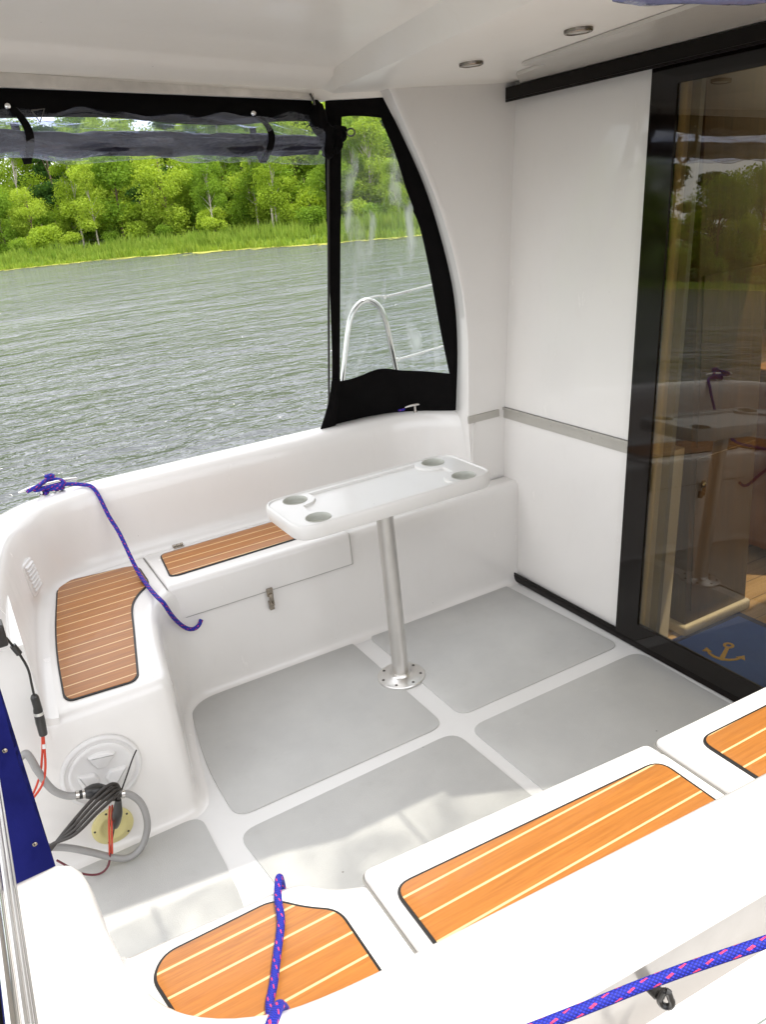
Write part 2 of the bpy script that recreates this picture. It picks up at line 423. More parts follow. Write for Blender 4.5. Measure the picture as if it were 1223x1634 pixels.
mx = mixc(nt, math_n(nt, 'ADD', math_n(nt, 'MULTIPLY', cl, .6), .32), sky.outputs[0], (11.2, 11.3, 11.5))
nt.links.new(mx, bg.inputs[0]); bg.inputs[1].default_value = .14
nt.links.new(bg.outputs[0], wo.inputs[0])
sd = bpy.data.lights.new('sun', 'SUN'); sd.energy = 2.7; sd.angle = math.radians(.6); sd.color = (1, .955, .88)
so = bpy.data.objects.new('sun', sd); C.objects.link(so); so.location = (0, 0, 30)
so.rotation_euler = (-SUN_DIR).to_track_quat('-Z', 'Y').to_euler()

cd = bpy.data.cameras.new('camera'); co = bpy.data.objects.new('camera', cd); C.objects.link(co); S.camera = co
cd.sensor_fit = 'VERTICAL'; cd.sensor_height = 24; cd.lens = 1315/1634*24; cd.clip_end = 2000; cd.clip_start = .02
R3 = Matrix(((0.86805032, 0.25733164, -0.42458106), (-0.48674883, 0.27265237, -0.82990136), (-0.09779684, 0.92706047, 0.36193185)))
co.matrix_world = Matrix.Translation((-1.19739, -2.33158, 1.67609)) @ R3.to_4x4()
S.view_settings.view_transform = 'Standard'; S.view_settings.look = 'None'; S.view_settings.gamma = 1
S.view_settings.exposure = 0.75
S.render.engine = 'CYCLES'
S.cycles.max_bounces = 10; S.cycles.diffuse_bounces = 5; S.cycles.transparent_max_bounces = 16

# ------------------------------------------------------------------ setting: water, bank
WZ = -.5
rw = 700
o = mk('water', [(-rw, -rw, WZ), (rw, -rw, WZ), (rw, rw, WZ), (-rw, rw, WZ)], [(0, 1, 2, 3)], 'water', smooth=False)
tag(o, kind='structure')
SH = [(-140, -90), (-110, -20), (-70, 36), (-30, 57), (3.6, 54.4), (20, 34), (37, 20), (62, 2), (95, -50)]
def shore_pts(n=14): return [Vector((p.x, p.y)) for p in cat([(a, b, 0) for a, b in SH], n)]
SP = shore_pts()
SN = []
for i, p in enumerate(SP):
    t = (SP[min(i+1, len(SP)-1)]-SP[max(i-1, 0)]).normalized(); SN.append(Vector((-t.y, t.x)))
rows = [(0, -.75), (.6, -.42), (2.5, -.2), (8, .0), (14, .35), (24, 1.6), (36, 4.2), (80, 5.5), (500, 8)]
secs = []
for p, n in zip(SP, SN):
    wob = 1.5*noise.noise(Vector((p.x*.12, p.y*.12, 0)))+.5*noise.noise(Vector((p.x*.6, p.y*.6, 0)))
    secs.append([(p.x+n.x*(d+wob), p.y+n.y*(d+wob), z) for d, z in rows])
v, f = loft(secs)
tag(mk('riverbank', v, f, 'ground'), kind='structure')
def along(s, d):
    s = max(0, min(len(SP)-1.001, s)); i = int(s); t = s-i
    p = SP[i].lerp(SP[i+1], t); n = SN[i].lerp(SN[i+1], t).normalized()
    wob = 1.5*noise.noise(Vector((p.x*.12, p.y*.12, 0)))+.5*noise.noise(Vector((p.x*.6, p.y*.6, 0)))
    h = rows[-1][1]; dd = d
    for (d0, z0), (d1, z1) in zip(rows, rows[1:]):
        if d0 <= dd <= d1: h = z0+(z1-z0)*(dd-d0)/(d1-d0); break
    if dd < 0: h = WZ
    return p+n*(d+wob), h
# floating weed on the waterline
b = B()
for i in range(4200):
    s = random.uniform(30, 78); cl_ = noise.noise(Vector((s*.9, 3, 0)))
    d = -abs(random.gauss(0, .55+.9*max(0, cl_)))+.45
    p, h = along(s, d); r = random.uniform(.05, .30)
    n = 6; a0 = random.random()*6
    b.add([(p.x+r*random.uniform(.6, 1)*math.cos(a0+k*PI/3)*1.8, p.y+r*random.uniform(.6, 1)*math.sin(a0+k*PI/3), WZ+.006+.0000*i+random.random()*.01) for k in range(n)], [tuple(range(n))])
tag(b.build('water_weed', 'weed', smooth=False), 'yellow green floating weed along the edge of the far bank', 'water plants', kind='stuff')
# reeds
b = B()
for i in range(30000):
    s = random.uniform(20, 92) if i % 4 else random.uniform(46, 76)
    d = random.uniform(-.5, 3.6)
    p, h = along(s, d)
    clump = 1.3*noise.noise(Vector((p.x*.35, p.y*.35, 4)))+.7*noise.noise(Vector((p.x*1.3, p.y*1.3, 9)))
    if clump < -.55 and random.random() < .8: continue
    H = (.85+.5*clump)*random.uniform(.6, 1.2)*(.50+.45*min(1, max(0, (s-48)/18)))*(1.0 if d > .6 else .6); wd = random.uniform(.018, .045)
    a = random.random()*PI; lx, ly = random.uniform(-.22, .22), random.uniform(-.22, .22)
    dx, dy = math.cos(a)*wd, math.sin(a)*wd; z = max(h, WZ)-.05
    b.add([(p.x-dx, p.y-dy, z), (p.x+dx, p.y+dy, z), (p.x+lx*.4+dx, p.y+ly*.4+dy, z+H*.6), (p.x+lx, p.y+ly, z+H), (p.x+lx*.4-dx, p.y+ly*.4-dy, z+H*.6)], [(0, 1, 2, 3, 4)])
tag(b.build('reeds', 'reed', smooth=False), 'dense light green reeds along the far bank', 'reeds', kind='stuff')

# ------------------------------------------------------------------ trees
def tree_proto(kind, seed):
    rnd = random.Random(seed)
    H = {'leafy': 6.2, 'birch': 6.8, 'pine': 6.6, 'bush': 2.2}[kind]
    tr = B(); cr = B()
    lean = Vector((rnd.uniform(-.3, .3), rnd.uniform(-.3, .3), 0))
    top = Vector((lean.x, lean.y, H*.93)); r0 = {'leafy': .085, 'birch': .065, 'pine': .09, 'bush': .03}[kind]
    path = [Vector((0, 0, -.3)), Vector((0, 0, H*.2)), lean*.5+Vector((rnd.uniform(-.1, .1), 0, H*.55)), top]
    v, f, _ = tube(path, [r0*1.3, r0, r0*.6, .015], 7, 3); tr.add(v, f)
    blobs = []
    nb = {'leafy': 17, 'birch': 15, 'pine': 13, 'bush': 8}[kind]
    for i in range(nb):
        t = rnd.random()
        if kind == 'leafy': z = H*(.10+.82*t); rad = H*.24*math.sin(PI*(.18+.72*t))**.7; br = rnd.uniform(.7, 1.25)
        elif kind == 'birch': z = H*(.20+.76*t); rad = H*.17*math.sin(PI*(.15+.8*t))**.7; br = rnd.uniform(.5, .95)
        elif kind == 'pine': z = H*(.30+.66*t); rad = H*.17*(1.15-t); br = rnd.uniform(.55, .9)
        else: z = H*(.2+.6*t); rad = .6; br = rnd.uniform(.45, .8)
        a = rnd.random()*2*PI; c = Vector((math.cos(a)*rad*rnd.uniform(.4, 1.1), math.sin(a)*rad*rnd.uniform(.4, 1.1), z))+lean*(z/H)
        blobs.append((c, br))
        if kind != 'bush' or i < 4:
            base = Vector((0, 0, z*.72))+lean*(z*.72/H)
            v, f, _ = tube([base, base.lerp(c, .55)+Vector((0, 0, .1)), c], [r0*.35, r0*.22, .008], 5, 2); tr.add(v, f)
    nl = {'leafy': 11000, 'birch': 8000, 'pine': 8500, 'bush': 4200}[kind]
    for i in range(nl):
        c, br = rnd.choice(blobs)
        d = Vector((rnd.gauss(0, 1), rnd.gauss(0, 1), rnd.gauss(0, 1))).normalized()
        rr = br*(rnd.random()**.45)*(1+.35*noise.noise(d*2+c))
        p = c+Vector((d.x*rr, d.y*rr, d.z*rr*(.75 if kind != 'pine' else .45)))
        if p.z < .1: continue
        s = rnd.uniform(.045, .105) if kind != 'pine' else rnd.uniform(.03, .09)
        u = Vector((rnd.gauss(0, 1), rnd.gauss(0, 1), rnd.gauss(0, .6))).normalized(); w2 = u.cross(Vector((rnd.gauss(0, 1), rnd.gauss(0, 1), rnd.gauss(0, 1)))).normalized()
        e = 1.7 if kind != 'pine' else 3
        cr.add([p-u*s*e*.5, p+w2*s*.6, p+u*s*e*.6, p-w2*s*.6], [(0, 1, 2, 3)])
    return tr, cr
LBL = {'leafy': ('leafy_tree', 'bright green leafy tree in the wood on the far bank', 'tree', 'leafy trees on the far bank'),
       'birch': ('birch_tree', 'slender pale trunked birch among the trees on the far bank', 'tree', 'birch trees on the far bank'),
       'pine': ('pine_tree', 'dark green pine rising in the wood on the far bank', 'tree', 'pine trees on the far bank'),
       'bush': ('bush', 'low bright bush behind the reeds on the far bank', 'bush', 'bushes behind the reeds')}
protos = {}
def add_tree(kind, var, x, y, z, rot, sc, mats):
    key = (kind, var)
    nm, lb, ct, gr = LBL[kind]
    if key not in protos:
        tr, cr = tree_proto(kind, {'leafy': 1, 'birch': 2, 'pine': 3, 'bush': 4}[kind]*100+var)
        r = bpy.data.objects.new(nm, None); C.objects.link(r); tag(r, lb, ct, gr)
        tr.build('trunk', 'bark_birch' if kind == 'birch' else 'bark', r); cr.build('crown', mats, r, smooth=False)
        protos[key] = r
    else:
        src = protos[key]; r = src.copy(); C.objects.link(r)
        for ch in src.children:
            c = ch.copy(); C.objects.link(c); c.parent = r
    r.location = (x, y, z); r.rotation_euler = (0, 0, rot); r.scale = (sc, sc, sc*random.uniform(.92, 1.12))
rt = random.Random(11)
def mat_for(k, var): return {'leafy': ['leaf_bright', 'leaf_mid', 'leaf_bright'][var % 3], 'birch': ['leaf_bright', 'leaf_mid'][var % 2], 'pine': 'leaf_dark', 'bush': ['leaf_bright', 'leaf_mid'][var % 2]}[k]
NS = len(SP)-1
def plant(n, s0, s1, d0, d1, kinds, sc0, sc1):
    for i in range(n):
        s = s0+(s1-s0)*(i+rt.uniform(.1, .9))/n; d = rt.uniform(d0, d1)
        k = rt.choice(kinds); var = rt.randrange(3); p, h = along(s, d)
        add_tree(k, var, p.x, p.y, h, rt.random()*6.28, rt.uniform(sc0, sc1), mat_for(k, var))
# stretch seen directly: shore parameter about 50 to 74
plant(40, 45, 78, 3.4, 6.5, ['bush', 'bush', 'bush', 'birch'], .5, 1.0)
plant(54, 45, 79, 6.5, 10, ['bush'], .9, 1.5)
plant(50, 45, 80, 11, 18, ['bush'], 1.6, 2.3)
plant(56, 45, 79, 5.5, 9, ['leafy', 'birch', 'leafy', 'bush', 'birch'], .65, .95)
plant(42, 45, 80, 10, 14, ['leafy', 'birch', 'pine', 'leafy'], .95, 1.2)
plant(46, 45, 80, 15, 20, ['leafy', 'pine', 'leafy', 'birch'], 1.1, 1.35)
plant(44, 44, 80, 22, 30, ['leafy', 'leafy', 'leafy', 'birch'], 1.25, 1.5)
# seen in the door's reflection
plant(44, 4, 45, 5, 9, ['bush'], 1.2, 2.0)
plant(56, 4, 45, 6, 11, ['leafy', 'birch', 'leafy'], 1.1, 1.6)
plant(48, 4, 45, 12, 22, ['leafy', 'pine', 'leafy'], 1.4, 1.9)
plant(12, 79, 108, 9, 16, ['leafy', 'birch', 'pine'], .9, 1.2)

# ------------------------------------------------------------------ cockpit moulding (the boat's fibreglass tub)
boat = thing('boat_cockpit', 'white fibreglass boat cockpit with built in benches and high coaming around', 'boat cockpit')
SZ = .46
# floor
mk('floor', [(-1.9, -1.9, 0), (.90, -1.9, 0), (.90, .5, 0), (-1.9, .5, 0)], [(0, 1, 2, 3)], 'gel_floor', boat, False)
tiles = {
 'A': ([(-.715, .322), (-.035, .355), (-.033, -.345), (-.775, -.352), (-.775, -.06)], [.09, .05, .06, .06, .3]),
 'B': ([(.040, .338), (.735, .365), (.765, -.330), (.037, -.335)], .05),
 'C': ([(-.795, -.415), (-.028, -.395), (-.010, -1.02), (-.74, -1.0)], .06),
 'E': ([(.020, -.405), (.785, -.400), (.775, -1.06), (.030, -1.02)], .06),
 'F': ([(-1.32, -.285), (-.860, -.275), (-.862, -.585), (-.90, -1.0), (-1.32, -1.0)], [.02, .05, .1, .06, .05])}
for k, (p, r) in tiles.items():
    v, f = slab(rpoly(p, r), .0005, .004, .0012, 2, False)
    mk('nonslip_panel', v, f, 'nonslip', boat)
# bench front face (far side and stern), extruded along its path
E = [(.90, .352), (.3, .348), (-.30, .345), (-.58, .345), (-.665, .335), (-.722, .295), (-.762, .225), (-.790, .12), (-.812, .0), (-.830, -.12), (-.842, -.19), (-.860, -.232), (-.90, -.248), (-1.0, -.25), (-1.35, -.252)]
EP = cat([(x, y, 0) for x, y in E], 5)
prof = [(.034, .0008), (.020, .004), (.008, .014), (.002, .032), (0, .06), (0, .20), (-.002, .40), (-.005, .435), (-.014, .452), (-.028, .4595), (-.045, SZ)]
def sweep(P, prof, side=1):
    secs = []; in2 = []
    for i, p in enumerate(P):
        t = (P[min(i+1, len(P)-1)]-P[max(i-1, 0)]); t.z = 0; t.normalize(); n = Vector((-t.y, t.x, 0))*side
        secs.append([(p.x+n.x*o, p.y+n.y*o, z) for o, z in prof])
    return secs
secs = sweep(EP, prof, 1)     # path runs toward -x; left normal (-ty,tx) points to -y = toward the cockpit
v, f = loft(secs); mk('bench_front', v, f, 'gel', boat, ang=60)
inner = [s[-1] for s in secs]
# backrest / coaming path, far side and stern
Bk = [(.672, .452), (.668, .50), (.650, .565), (.605, .635), (.53, .69), (.42, .718), (.2, .725), (-.2, .728), (-.6, .73), (-.80, .728), (-.92, .705), (-1.01, .655), (-1.075, .57), (-1.115, .45), (-1.143, .30), (-1.165, .13), (-1.182, -.05), (-1.192, -.19), (-1.196, -.24)]
BP = cat([(x, y, 0) for x, y in Bk], 5)
cprof = [(-.040, SZ+.0008), (-.022, SZ+.003), (-.008, SZ+.012), (0, SZ+.030), (.006, .52), (.014, .62), (.021, .69), (.027, .722), (.038, .742), (.052, .752), (.070, .757), (.115, .757), (.140, .752), (.155, .738), (.162, .70), (.165, .62), (.19, .60), (.20, .57), (.18, .55), (.20, .2), (.12, -.3), (.05, -.62)]
csec = sweep(BP, cprof, -1)
v, f = loft(csec, cap1=True); mk('coaming', v, f, 'gel', boat, ang=60)
b_in = [(s[1][0], s[1][1], SZ) for s in csec]
# bench top sheet between the two paths
bt = [(x, y) for x, y, z in inner] + [(-1.22, -.205)] + [(x, y) for x, y, z in b_in[::-1]] + [(.90, .452)]
b = B(); poly_holes(bt, [], SZ, b); b.build('bench_top', 'gel', boat, False)
# face below the stern seat closes under the coaming end
v, f = box(-1.42, -1.19, -.2495, .1, -.3, .70); mk('stern_core', v, f, 'gel', boat, False)
v, f = box(-1.42, -1.08, -1.70, -1.128, -.1, .4597); mk('bench_core', v, f, 'gel', boat, False)
# near side bench
NE = [(.90, -1.262), (.34, -1.252), (-.036, -1.240), (-.42, -1.222), (-.70, -1.200), (-.765, -1.183), (-.800, -1.160), (-.835, -1.125), (-.880, -1.110), (-.95, -1.106), (-1.21, -1.092), (-1.5, -1.08)]
NP = cat([(x, y, 0) for x, y in NE], 5)
nsec = sweep(NP, prof, -1)
v, f = loft(nsec); mk('bench_front', v, f, 'gel', boat, ang=60)
# near side coaming with its stern corner
NB = [(1.0, -1.66), (.5, -1.635), (.1, -1.62), (-.3, -1.605), (-.7, -1.585), (-.95, -1.570), (-1.05, -1.545), (-1.12, -1.49), (-1.155, -1.41), (-1.172, -1.30), (-1.178, -1.19)]
NBP = cat([(x, y, 0) for x, y in NB], 5)
def shift(pr, k): return [(o*k if z > .7 else o, z) for o, z in pr]
nprof = [(-.040, SZ+.0008), (-.022, SZ+.003), (-.008, SZ+.012), (0, SZ+.030), (.006, .52), (.014, .62), (.020, .70), (.026, .728), (.038, .747), (.056, .757), (.10, .761), (.15, .760), (.178, .755), (.190, .745), (.192, .730), (.168, .640), (.158, .590), (.165, .572), (.190, .568), (.218, .566), (.224, .556), (.228, .545), (.250, .543), (.254, .552), (.262, .556), (.285, .553), (.292, .540), (.290, .515), (.24, .505), (.24, .2), (.15, -.3), (.08, -.62)]
ns2 = sweep(NBP, nprof, 1)
# round the forward-facing end at the boarding gate
endc = NBP[-1]
v, f = loft(ns2); 
last = ns2[-1]
endsecs = []
for k in range(1, 6):
    a = k/5*PI/2; sh = .05*math.sin(a); kk = math.cos(a)
    cz = .70; mid = sum(p[0] for p in last[3:15])/12
    endsecs.append([(mid+(p[0]-mid)*(.45+.55*kk) if p[2] > .5 else p[0], p[1]+sh, min(p[2], .757) - (.757-.70)*(1-kk)*max(0, (p[2]-.5)/.26)) for p in last])
allsec = ns2+endsecs
kA = [i for i, (o, z) in enumerate(nprof) if abs(z-.730) < 1e-6][0]; kB = [i for i, (o, z) in enumerate(nprof) if abs(z-.572) < 1e-6][0]
v, f = loft([q[:kA+1] for q in allsec]); b = B(); b.add(v, f); b.build('coaming', 'gel', boat, ang=70)
L_ = [Vector(p) for p in allsec[-1]]; nL = len(L_); cen = (L_[3]+L_[kB])*.5
mk('coaming_end', L_+[cen, Vector((L_[0].x, L_[0].y, -.1))], [(i, i+1, nL) for i in range(nL-1)]+[(nL-1, nL+1, nL), (nL+1, 0, nL)], 'gel', boat, False)
v, f = loft([q[kA:kB+1] for q in allsec]); mk('outer_face', v, f, 'gel_shade', boat, ang=70)  # shade of this face is in its gelcoat colour
v, f = loft([q[kB:] for q in allsec]); b = B(); b.add(v, f); b.build('gunwale', 'gel', boat, ang=60)
gs = [[(q[kB+4][0], q[kB+4][1]+.0005, q[kB+4][2]+.002), (q[kB+6][0], q[kB+6][1]-.0005, q[kB+6][2]+.002)] for q in ns2]
v, f = loft(gs); mk('gunwale_channel', v, f, 'channel_grey', boat, ang=60)
nb_in = [(s[1][0], s[1][1]) for s in ns2]
nt_poly = [(s[-1][0], s[-1][1]) for s in nsec if s[-1][0] > -1.38] + [(-1.38, -1.30)] + nb_in[::-1] + [(.90, -1.62)]
b = B(); poly_holes(nt_poly, [], SZ, b); b.build('bench_top', 'gel', boat, False)

def teak_panel(poly, z, parent=None, r=.02, name='teak_panel'):
    P = rpoly(poly, r) if r else poly
    b = B(); v, f = slab(P, z-.001, z+.0045, .001, 2, False); b.add(v, f, 0)
    Q = offset(P, .0055); v, f = slab(Q, z+.003, z+.0058, .0008, 2, False); b.add(v, f, 1)
    return b.build(name, ['rubber', 'teak'], parent)
aft = [(-1.035, .600), (-1.012, .672), (-.765, .640), (-.735, .600), (-.738, .430), (-.790, .375), (-.825, .315), (-.845, .245), (-.862, .15), (-.925, -.172), (-.945, -.196), (-1.118, -.182), (-1.131, -.150), (-1.112, .10), (-1.083, .32)]
teak_panel(aft, SZ, boat, [.03, .03, .04, .03, .05, .03, .03, .05, .1, .03, .03, .03, .03, .2, .2])
# near seat 1 (moulded) teak
teak_panel([(-1.150, -1.185), (-1.118, -1.146), (-.905, -1.146), (-.862, -1.198), (-.812, -1.238), (-.808, -1.50), (-1.10, -1.48)], SZ, boat, [.03, .03, .03, .06, .04, .03, .04])
# near seat 2 and 3: raised lids
def lid(x0, x1, yf, ybk, name, th=.016):
    p = [(x0, yf[0]), (x1, yf[1]), (x1, ybk), (x0, ybk)]
    v, f = slab(rpoly(p, .02), SZ-.03, SZ+th, .010, 4, False)
    o = mk(name, v, f, 'gel', boat, ang=60)
    v, f = slab(offset(rpoly(p, .02), -.0045), SZ+.0006, SZ+.0022, 0, 1, False); mk('gap_shade', v, f, 'seam', o, False)  # grey sheet under the lid rim paints the shade in the gap
    return o
l2 = lid(-.742, -.036, (-1.190, -1.232), -1.570, 'locker_lid')
teak_panel([(-.716, -1.262), (-.062, -1.292), (-.066, -1.53), (-.716, -1.52)], SZ+.016, l2, [.04, .04, .03, .03])
l3 = lid(-.018, .85, (-1.233, -1.256), -1.575, 'locker_lid')
teak_panel([(.052, -1.292), (.80, -1.31), (.80, -1.54), (.048, -1.53)], SZ+.016, l3, [.04, .04, .03, .03])
# far locker lid: top with front flap
lx0, lx1 = -.700, .012
b = B()
prf = [(.678, SZ+.002), (.676, SZ+.010), (.670, SZ+.0135), (.50, SZ+.0135), (.365, SZ+.0135), (.348, SZ+.011), (.338, SZ+.003), (.3345, SZ-.010), (.3335, .42), (.333, .345), (.335, .339), (.342, .338)]
xs = [(lx0, .5), (lx0+.003, .1), (lx0+.01, 0), (-.5, 0), (-.2, 0), (lx1-.01, 0), (lx1-.003, .1), (lx1, .5)]
secs = []
for x, k in xs:
    secs.append([(x, y+(.004*k*2 if i > 6 else 0), z-(.010*k if i < 6 else 0)) for i, (y, z) in enumerate(prf)])
v, f = loft(secs, cap0=True, cap1=True); b.add(v, f)
ll = b.build('locker_lid', 'gel', boat, ang=50); tag(ll, 'hinged far bench lid with front flap and steel latch')
b = B(); v, f = box(lx0-.002, lx1+.002, .3385, .344, .3355, .4575); b.add(v, f); v, f = box(lx0-.004, lx1+.004, .345, .681, SZ-.004, SZ+.0022); b.add(v, f)
b.build('gap_shade', 'seam', ll, False)  # dark sheet drawn in place of the shadow gap around the lid
teak_panel([(-.650, .632), (-.672, .412), (-.645, .398), (-.03, .412), (-.03, .645)], SZ+.0135, ll, [.03, .03, .02, .03, .03])
# latch
b = B()
v, f = box(-.353, -.329, .326, .3325, .318, .352, .0015); b.add(v, f)
v, f = box(-.349, -.333, .3175, .326, .300, .330, .002); b.add(v, f)
v, f, _ = tube([(-.346, .320, .322), (-.346, .316, .285), (-.336, .316, .285), (-.336, .320, .322)], .0022, 8, 3); b.add(v, f)
v, f = box(-.350, -.332, .326, .3445, .262, .296, .0015); b.add(v, f)
v, f = lathe([(.0075, 0), (.0075, .006), (.004, .009)], (-.341, .326, .285), (0, -1, 0), 16); b.add(v, f)
b.build('latch', 'latch', ll)
b = B()
v, f = box(-.585, -.545, .655, .690, SZ+.0125, SZ+.016, .001); b.add(v, f)
for x in (-.58, -.565, -.55):
    v, f, _ = tube([(x-.006, .677, SZ+.018), (x+.006, .677, SZ+.018)], .005, 10, 1); b.add(v, f)
b.build('hinge', 'latch', ll)
# stern vent on the backrest
vn = Vector((math.cos(math.radians(-25)), math.sin(math.radians(-25)), .12)).normalized()
vc = Vector((-1.108, .515, .575)); vu = Vector((0, 0, 1)).cross(vn).normalized(); vw = vn.cross(vu)
def on_plane(c, u, w_, pts, h, n): return [c+u*a+w_*bb+n*h for a, bb in pts]
b = B()
o0 = rpoly([(-.045, -.06), (.045, -.06), (.045, .06), (-.045, .06)], .02, 4)
secs = [on_plane(vc, vu, vw, o0, -.03, vn), on_plane(vc, vu, vw, o0, .008, vn), on_plane(vc, vu, vw, offset(o0, .004), .012, vn)]
v, f = loft(secs, True, True, True); b.add(v, f)
for k in range(7):
    zz_ = -.042+.014*k
    q = on_plane(vc, vu, vw, [(-.032, zz_), (.032, zz_), (.032, zz_+.006), (-.032, zz_+.006)], .012, vn)
    q2 = on_plane(vc, vu, vw, [(-.032, zz_-.003), (.032, zz_-.003), (.032, zz_+.001), (-.032, zz_+.001)], .018, vn)
    v, f = loft([q, q2], True, True, True); b.add(v, f)
b.build('vent', 'white_plastic', boat)
# round inspection hatch on the face under the stern seat
hc = (-1.090, -.2505, .262)
b = B()
v, f = lathe([(.110, 0), (.110, .004), (.106, .008), (.100, .009), (.096, .005), (.092, .004), (.090, .004)], hc, (0, -1, 0), 56); b.add(v, f)
v, f = lathe([(.089, .003), (.089, .009), (.085, .0115), (.080, .012), (.070, .009), (.0, .009)], hc, (0, -1, 0), 56); b.add(v, f[:-1])
b.build('inspection_hatch', 'white_plastic', boat, ang=50)
b = B()
for k in range(3):      # three raised grip lobes of the hatch cover
    a0 = math.radians(80+120*k)
    pts = []
    for q in range(9): a = a0-.62+q*.155; pts.append((.066*math.cos(a), .066*math.sin(a)))
    pts += [(.020*math.cos(a0+.7), .020*math.sin(a0+.7)), (.020*math.cos(a0-.7), .020*math.sin(a0-.7))]
    P = rpoly(pts, .006, 3)
    s = lambda Q, h: [(hc[0]+x, hc[1]-h, hc[2]+z) for x, z in Q]
    v, f = loft([s(P, .008), s(offset(P, .002), .017), s(offset(P, .006), .020)], True, False, True); b.add(v, f)
b.build('hatch_grip', 'white_plastic', [o for o in boat.children if o.name.startswith('inspection_hatch')][0], ang=50)
# yellowed round cable flange
fc = (-1.100, -.2505, .075)
b = B(); v, f = lathe([(.058, 0), (.058, .005), (.054, .008), (.046, .009), (.042, .012), (.034, .013), (.030, .010), (.012, .010), (.0, .010)], fc, (0, -1, 0), 40); b.add(v, f)
fl = b.build('cable_flange', 'yellowed', boat, ang=50); tag(fl, 'yellowed round cable flange below the white hatch')
b = B()
for k in range(5):
    a = .5+k*2*PI/5; v, f = lathe([(.0035, 0), (.003, .0015), (.0, .002)], (fc[0]+.050*math.cos(a), fc[1]-.008, fc[2]+.050*math.sin(a)), (0, -1, 0), 10); b.add(v, f)
b.build('screws', 'dark_metal', fl)
# outer gunwale steel rub rail on the near side
b = B(); v, f, _ = tube([(1.0, -1.898, .546), (.1, -1.858, .546), (-.4, -1.838, .546), (-1.0, -1.806, .546)], .007, 10, 4); b.add(v, f)
b.build('rub_rail', 'white_plastic', boat)

# ------------------------------------------------------------------ cabin: bulkhead, wings
def XW(z): return .812+.073*(z-.04)
cab = thing('boat_cabin', 'white cabin bulkhead with raked wall panels and curved side wings', 'boat cabin', (.95, -.4, 0))
b = B()
# lower panel (thick) and upper panel
def raked(y0, y1, z0, z1, x0, x1):
    return ([(XW(z)+x, y, z) for z in (z0, z1) for x, y in ((x0, y0), (x1, y0), (x1, y1), (x0, y1))], [(3, 2, 1, 0), (4, 5, 6, 7), (0, 1, 5, 4), (1, 2, 6, 5), (2, 3, 7, 6), (3, 0, 4, 7)])
v, f = raked(-.400, .47, .0, .742, 0, .13); mk('lower_wall_panel', v, f, 'gel', cab, False)
v, f = raked(-.405, .47, .744, 2.02, 0, .03); mk('upper_wall_panel', v, f, 'gel', cab, False)
b = B(); v, f = raked(-.30, .458, .722, .768, -.0055, .004); b.add(v, f); v, f = raked(-.30, .458, .758, .768, -.012, .004); b.add(v, f)
for y in (.36, .15, -.08, -.26):
    c = (XW(.742)-.0055, y, .742); v, f = lathe([(.005, 0), (.004, .0015), (0, .002)], c, (-1, 0, 0), 10); b.add(v, f)
js = b.build('joint_strip', 'alu_satin', cab, False)
# wing: inner face, aft edge, outer skin
Wi = [(.668, .4605, .44), (.668, .4600, .60), (.669, .4600, .74), (.673, .459, .805), (.680, .454, .95), (.684, .449, 1.09), (.678, .445, 1.21), (.665, .441, 1.314), (.618, .434, 1.506), (.558, .429, 1.666), (.471, .422, 1.86), (.402, .417, 2.006), (.36, .415, 2.08)]
Wo = [(.712, .625, .44), (.712, .620, .60), (.706, .604, .74), (.708, .598, .80), (.716, .583, .95), (.717, .572, 1.06), (.711, .560, 1.18), (.690, .545, 1.31), (.640, .526, 1.49), (.572, .509, 1.68), (.478, .491, 1.865), (.405, .479, 1.99), (.37, .478, 2.08)]
Wi = cat(Wi, 4); Wo = cat(Wo, 4)
secs = []
for a, c in zip(Wi, Wo):
    d = (c-a); yy_ = a.y; s = []
    s.append(Vector((1.05, a.y, a.z)))
    s.append(a+Vector((.03, 0, 0)))
    s.append(a+Vector((.008, .0, 0)))
    s.append(a+d*.06+Vector((.001, 0, 0)))
    s.append(a+d*.5)
    s.append(a+d*.94)
    s.append(c+Vector((.010, .003, 0)))
    s.append(c+Vector((.05, .006, 0)))
    s.append(Vector((1.4, c.y+.02, c.z)))
    secs.append(s)
v, f = loft(secs); mk('side_wing', v, f, 'gel', cab, ang=50)
v2 = [(x, -.84-y-.0, z) for x, y, z in v]; mk('side_wing', v2, f, 'gel', cab, ang=50)
b = B(); v, f = box(.672, .830, .4515, .4600, .735, .765); b.add(v, f); b.build('joint_strip', 'alu_satin', cab, False)
# cabin outer shell, interior
b = B()
for y, zl_ in ((.60, 1.1), (-1.44, .75)):
    v, f = box(1.05, 4.2, y, y+.03, -.3, zl_); b.add(v, f)
    for x in (1.05, 4.1): v, f = box(x, x+.1, y, y+.03, zl_, 1.9); b.add(v, f)
    v, f = box(1.05, 4.2, y, y+.03, 1.9, 2.02); b.add(v, f)
v, f = box(4.17, 4.2, -1.41, .60, -.3, 1.05); b.add(v, f)
for q in ((.99, 1.45, -1.44, .63), (3.0, 4.2, -1.44, .63), (1.45, 3.0, -1.44, -1.1), (1.45, 3.0, -.45, .63)): v, f = box(*q, 2.03, 2.10); b.add(v, f)
b.build('shell', 'gel', cab, False)
b = B()
for y, zl_ in ((.612, 1.1), (-1.428, .75)): v, f = box(1.15, 4.1, y, y+.006, zl_, 1.9); b.add(v, f)
v, f = box(4.18, 4.19, -1.41, .60, 1.05, 2.03); b.add(v, f)
b.build('window', 'cabin_glass', cab, False)
b = B(); v, f = box(.98, 4.1, .40, .412, 0, 1.12); b.add(v, f); v, f = box(.98, 1.7, .40, .412, 1.12, 2.0); b.add(v, f); v, f = box(3.2, 4.1, .40, .412, 1.12, 2.0); b.add(v, f); v, f = box(1.7, 3.2, .40, .412, 1.85, 2.0); b.add(v, f)
b.build('inner_lining', 'wood_dark', cab, False)
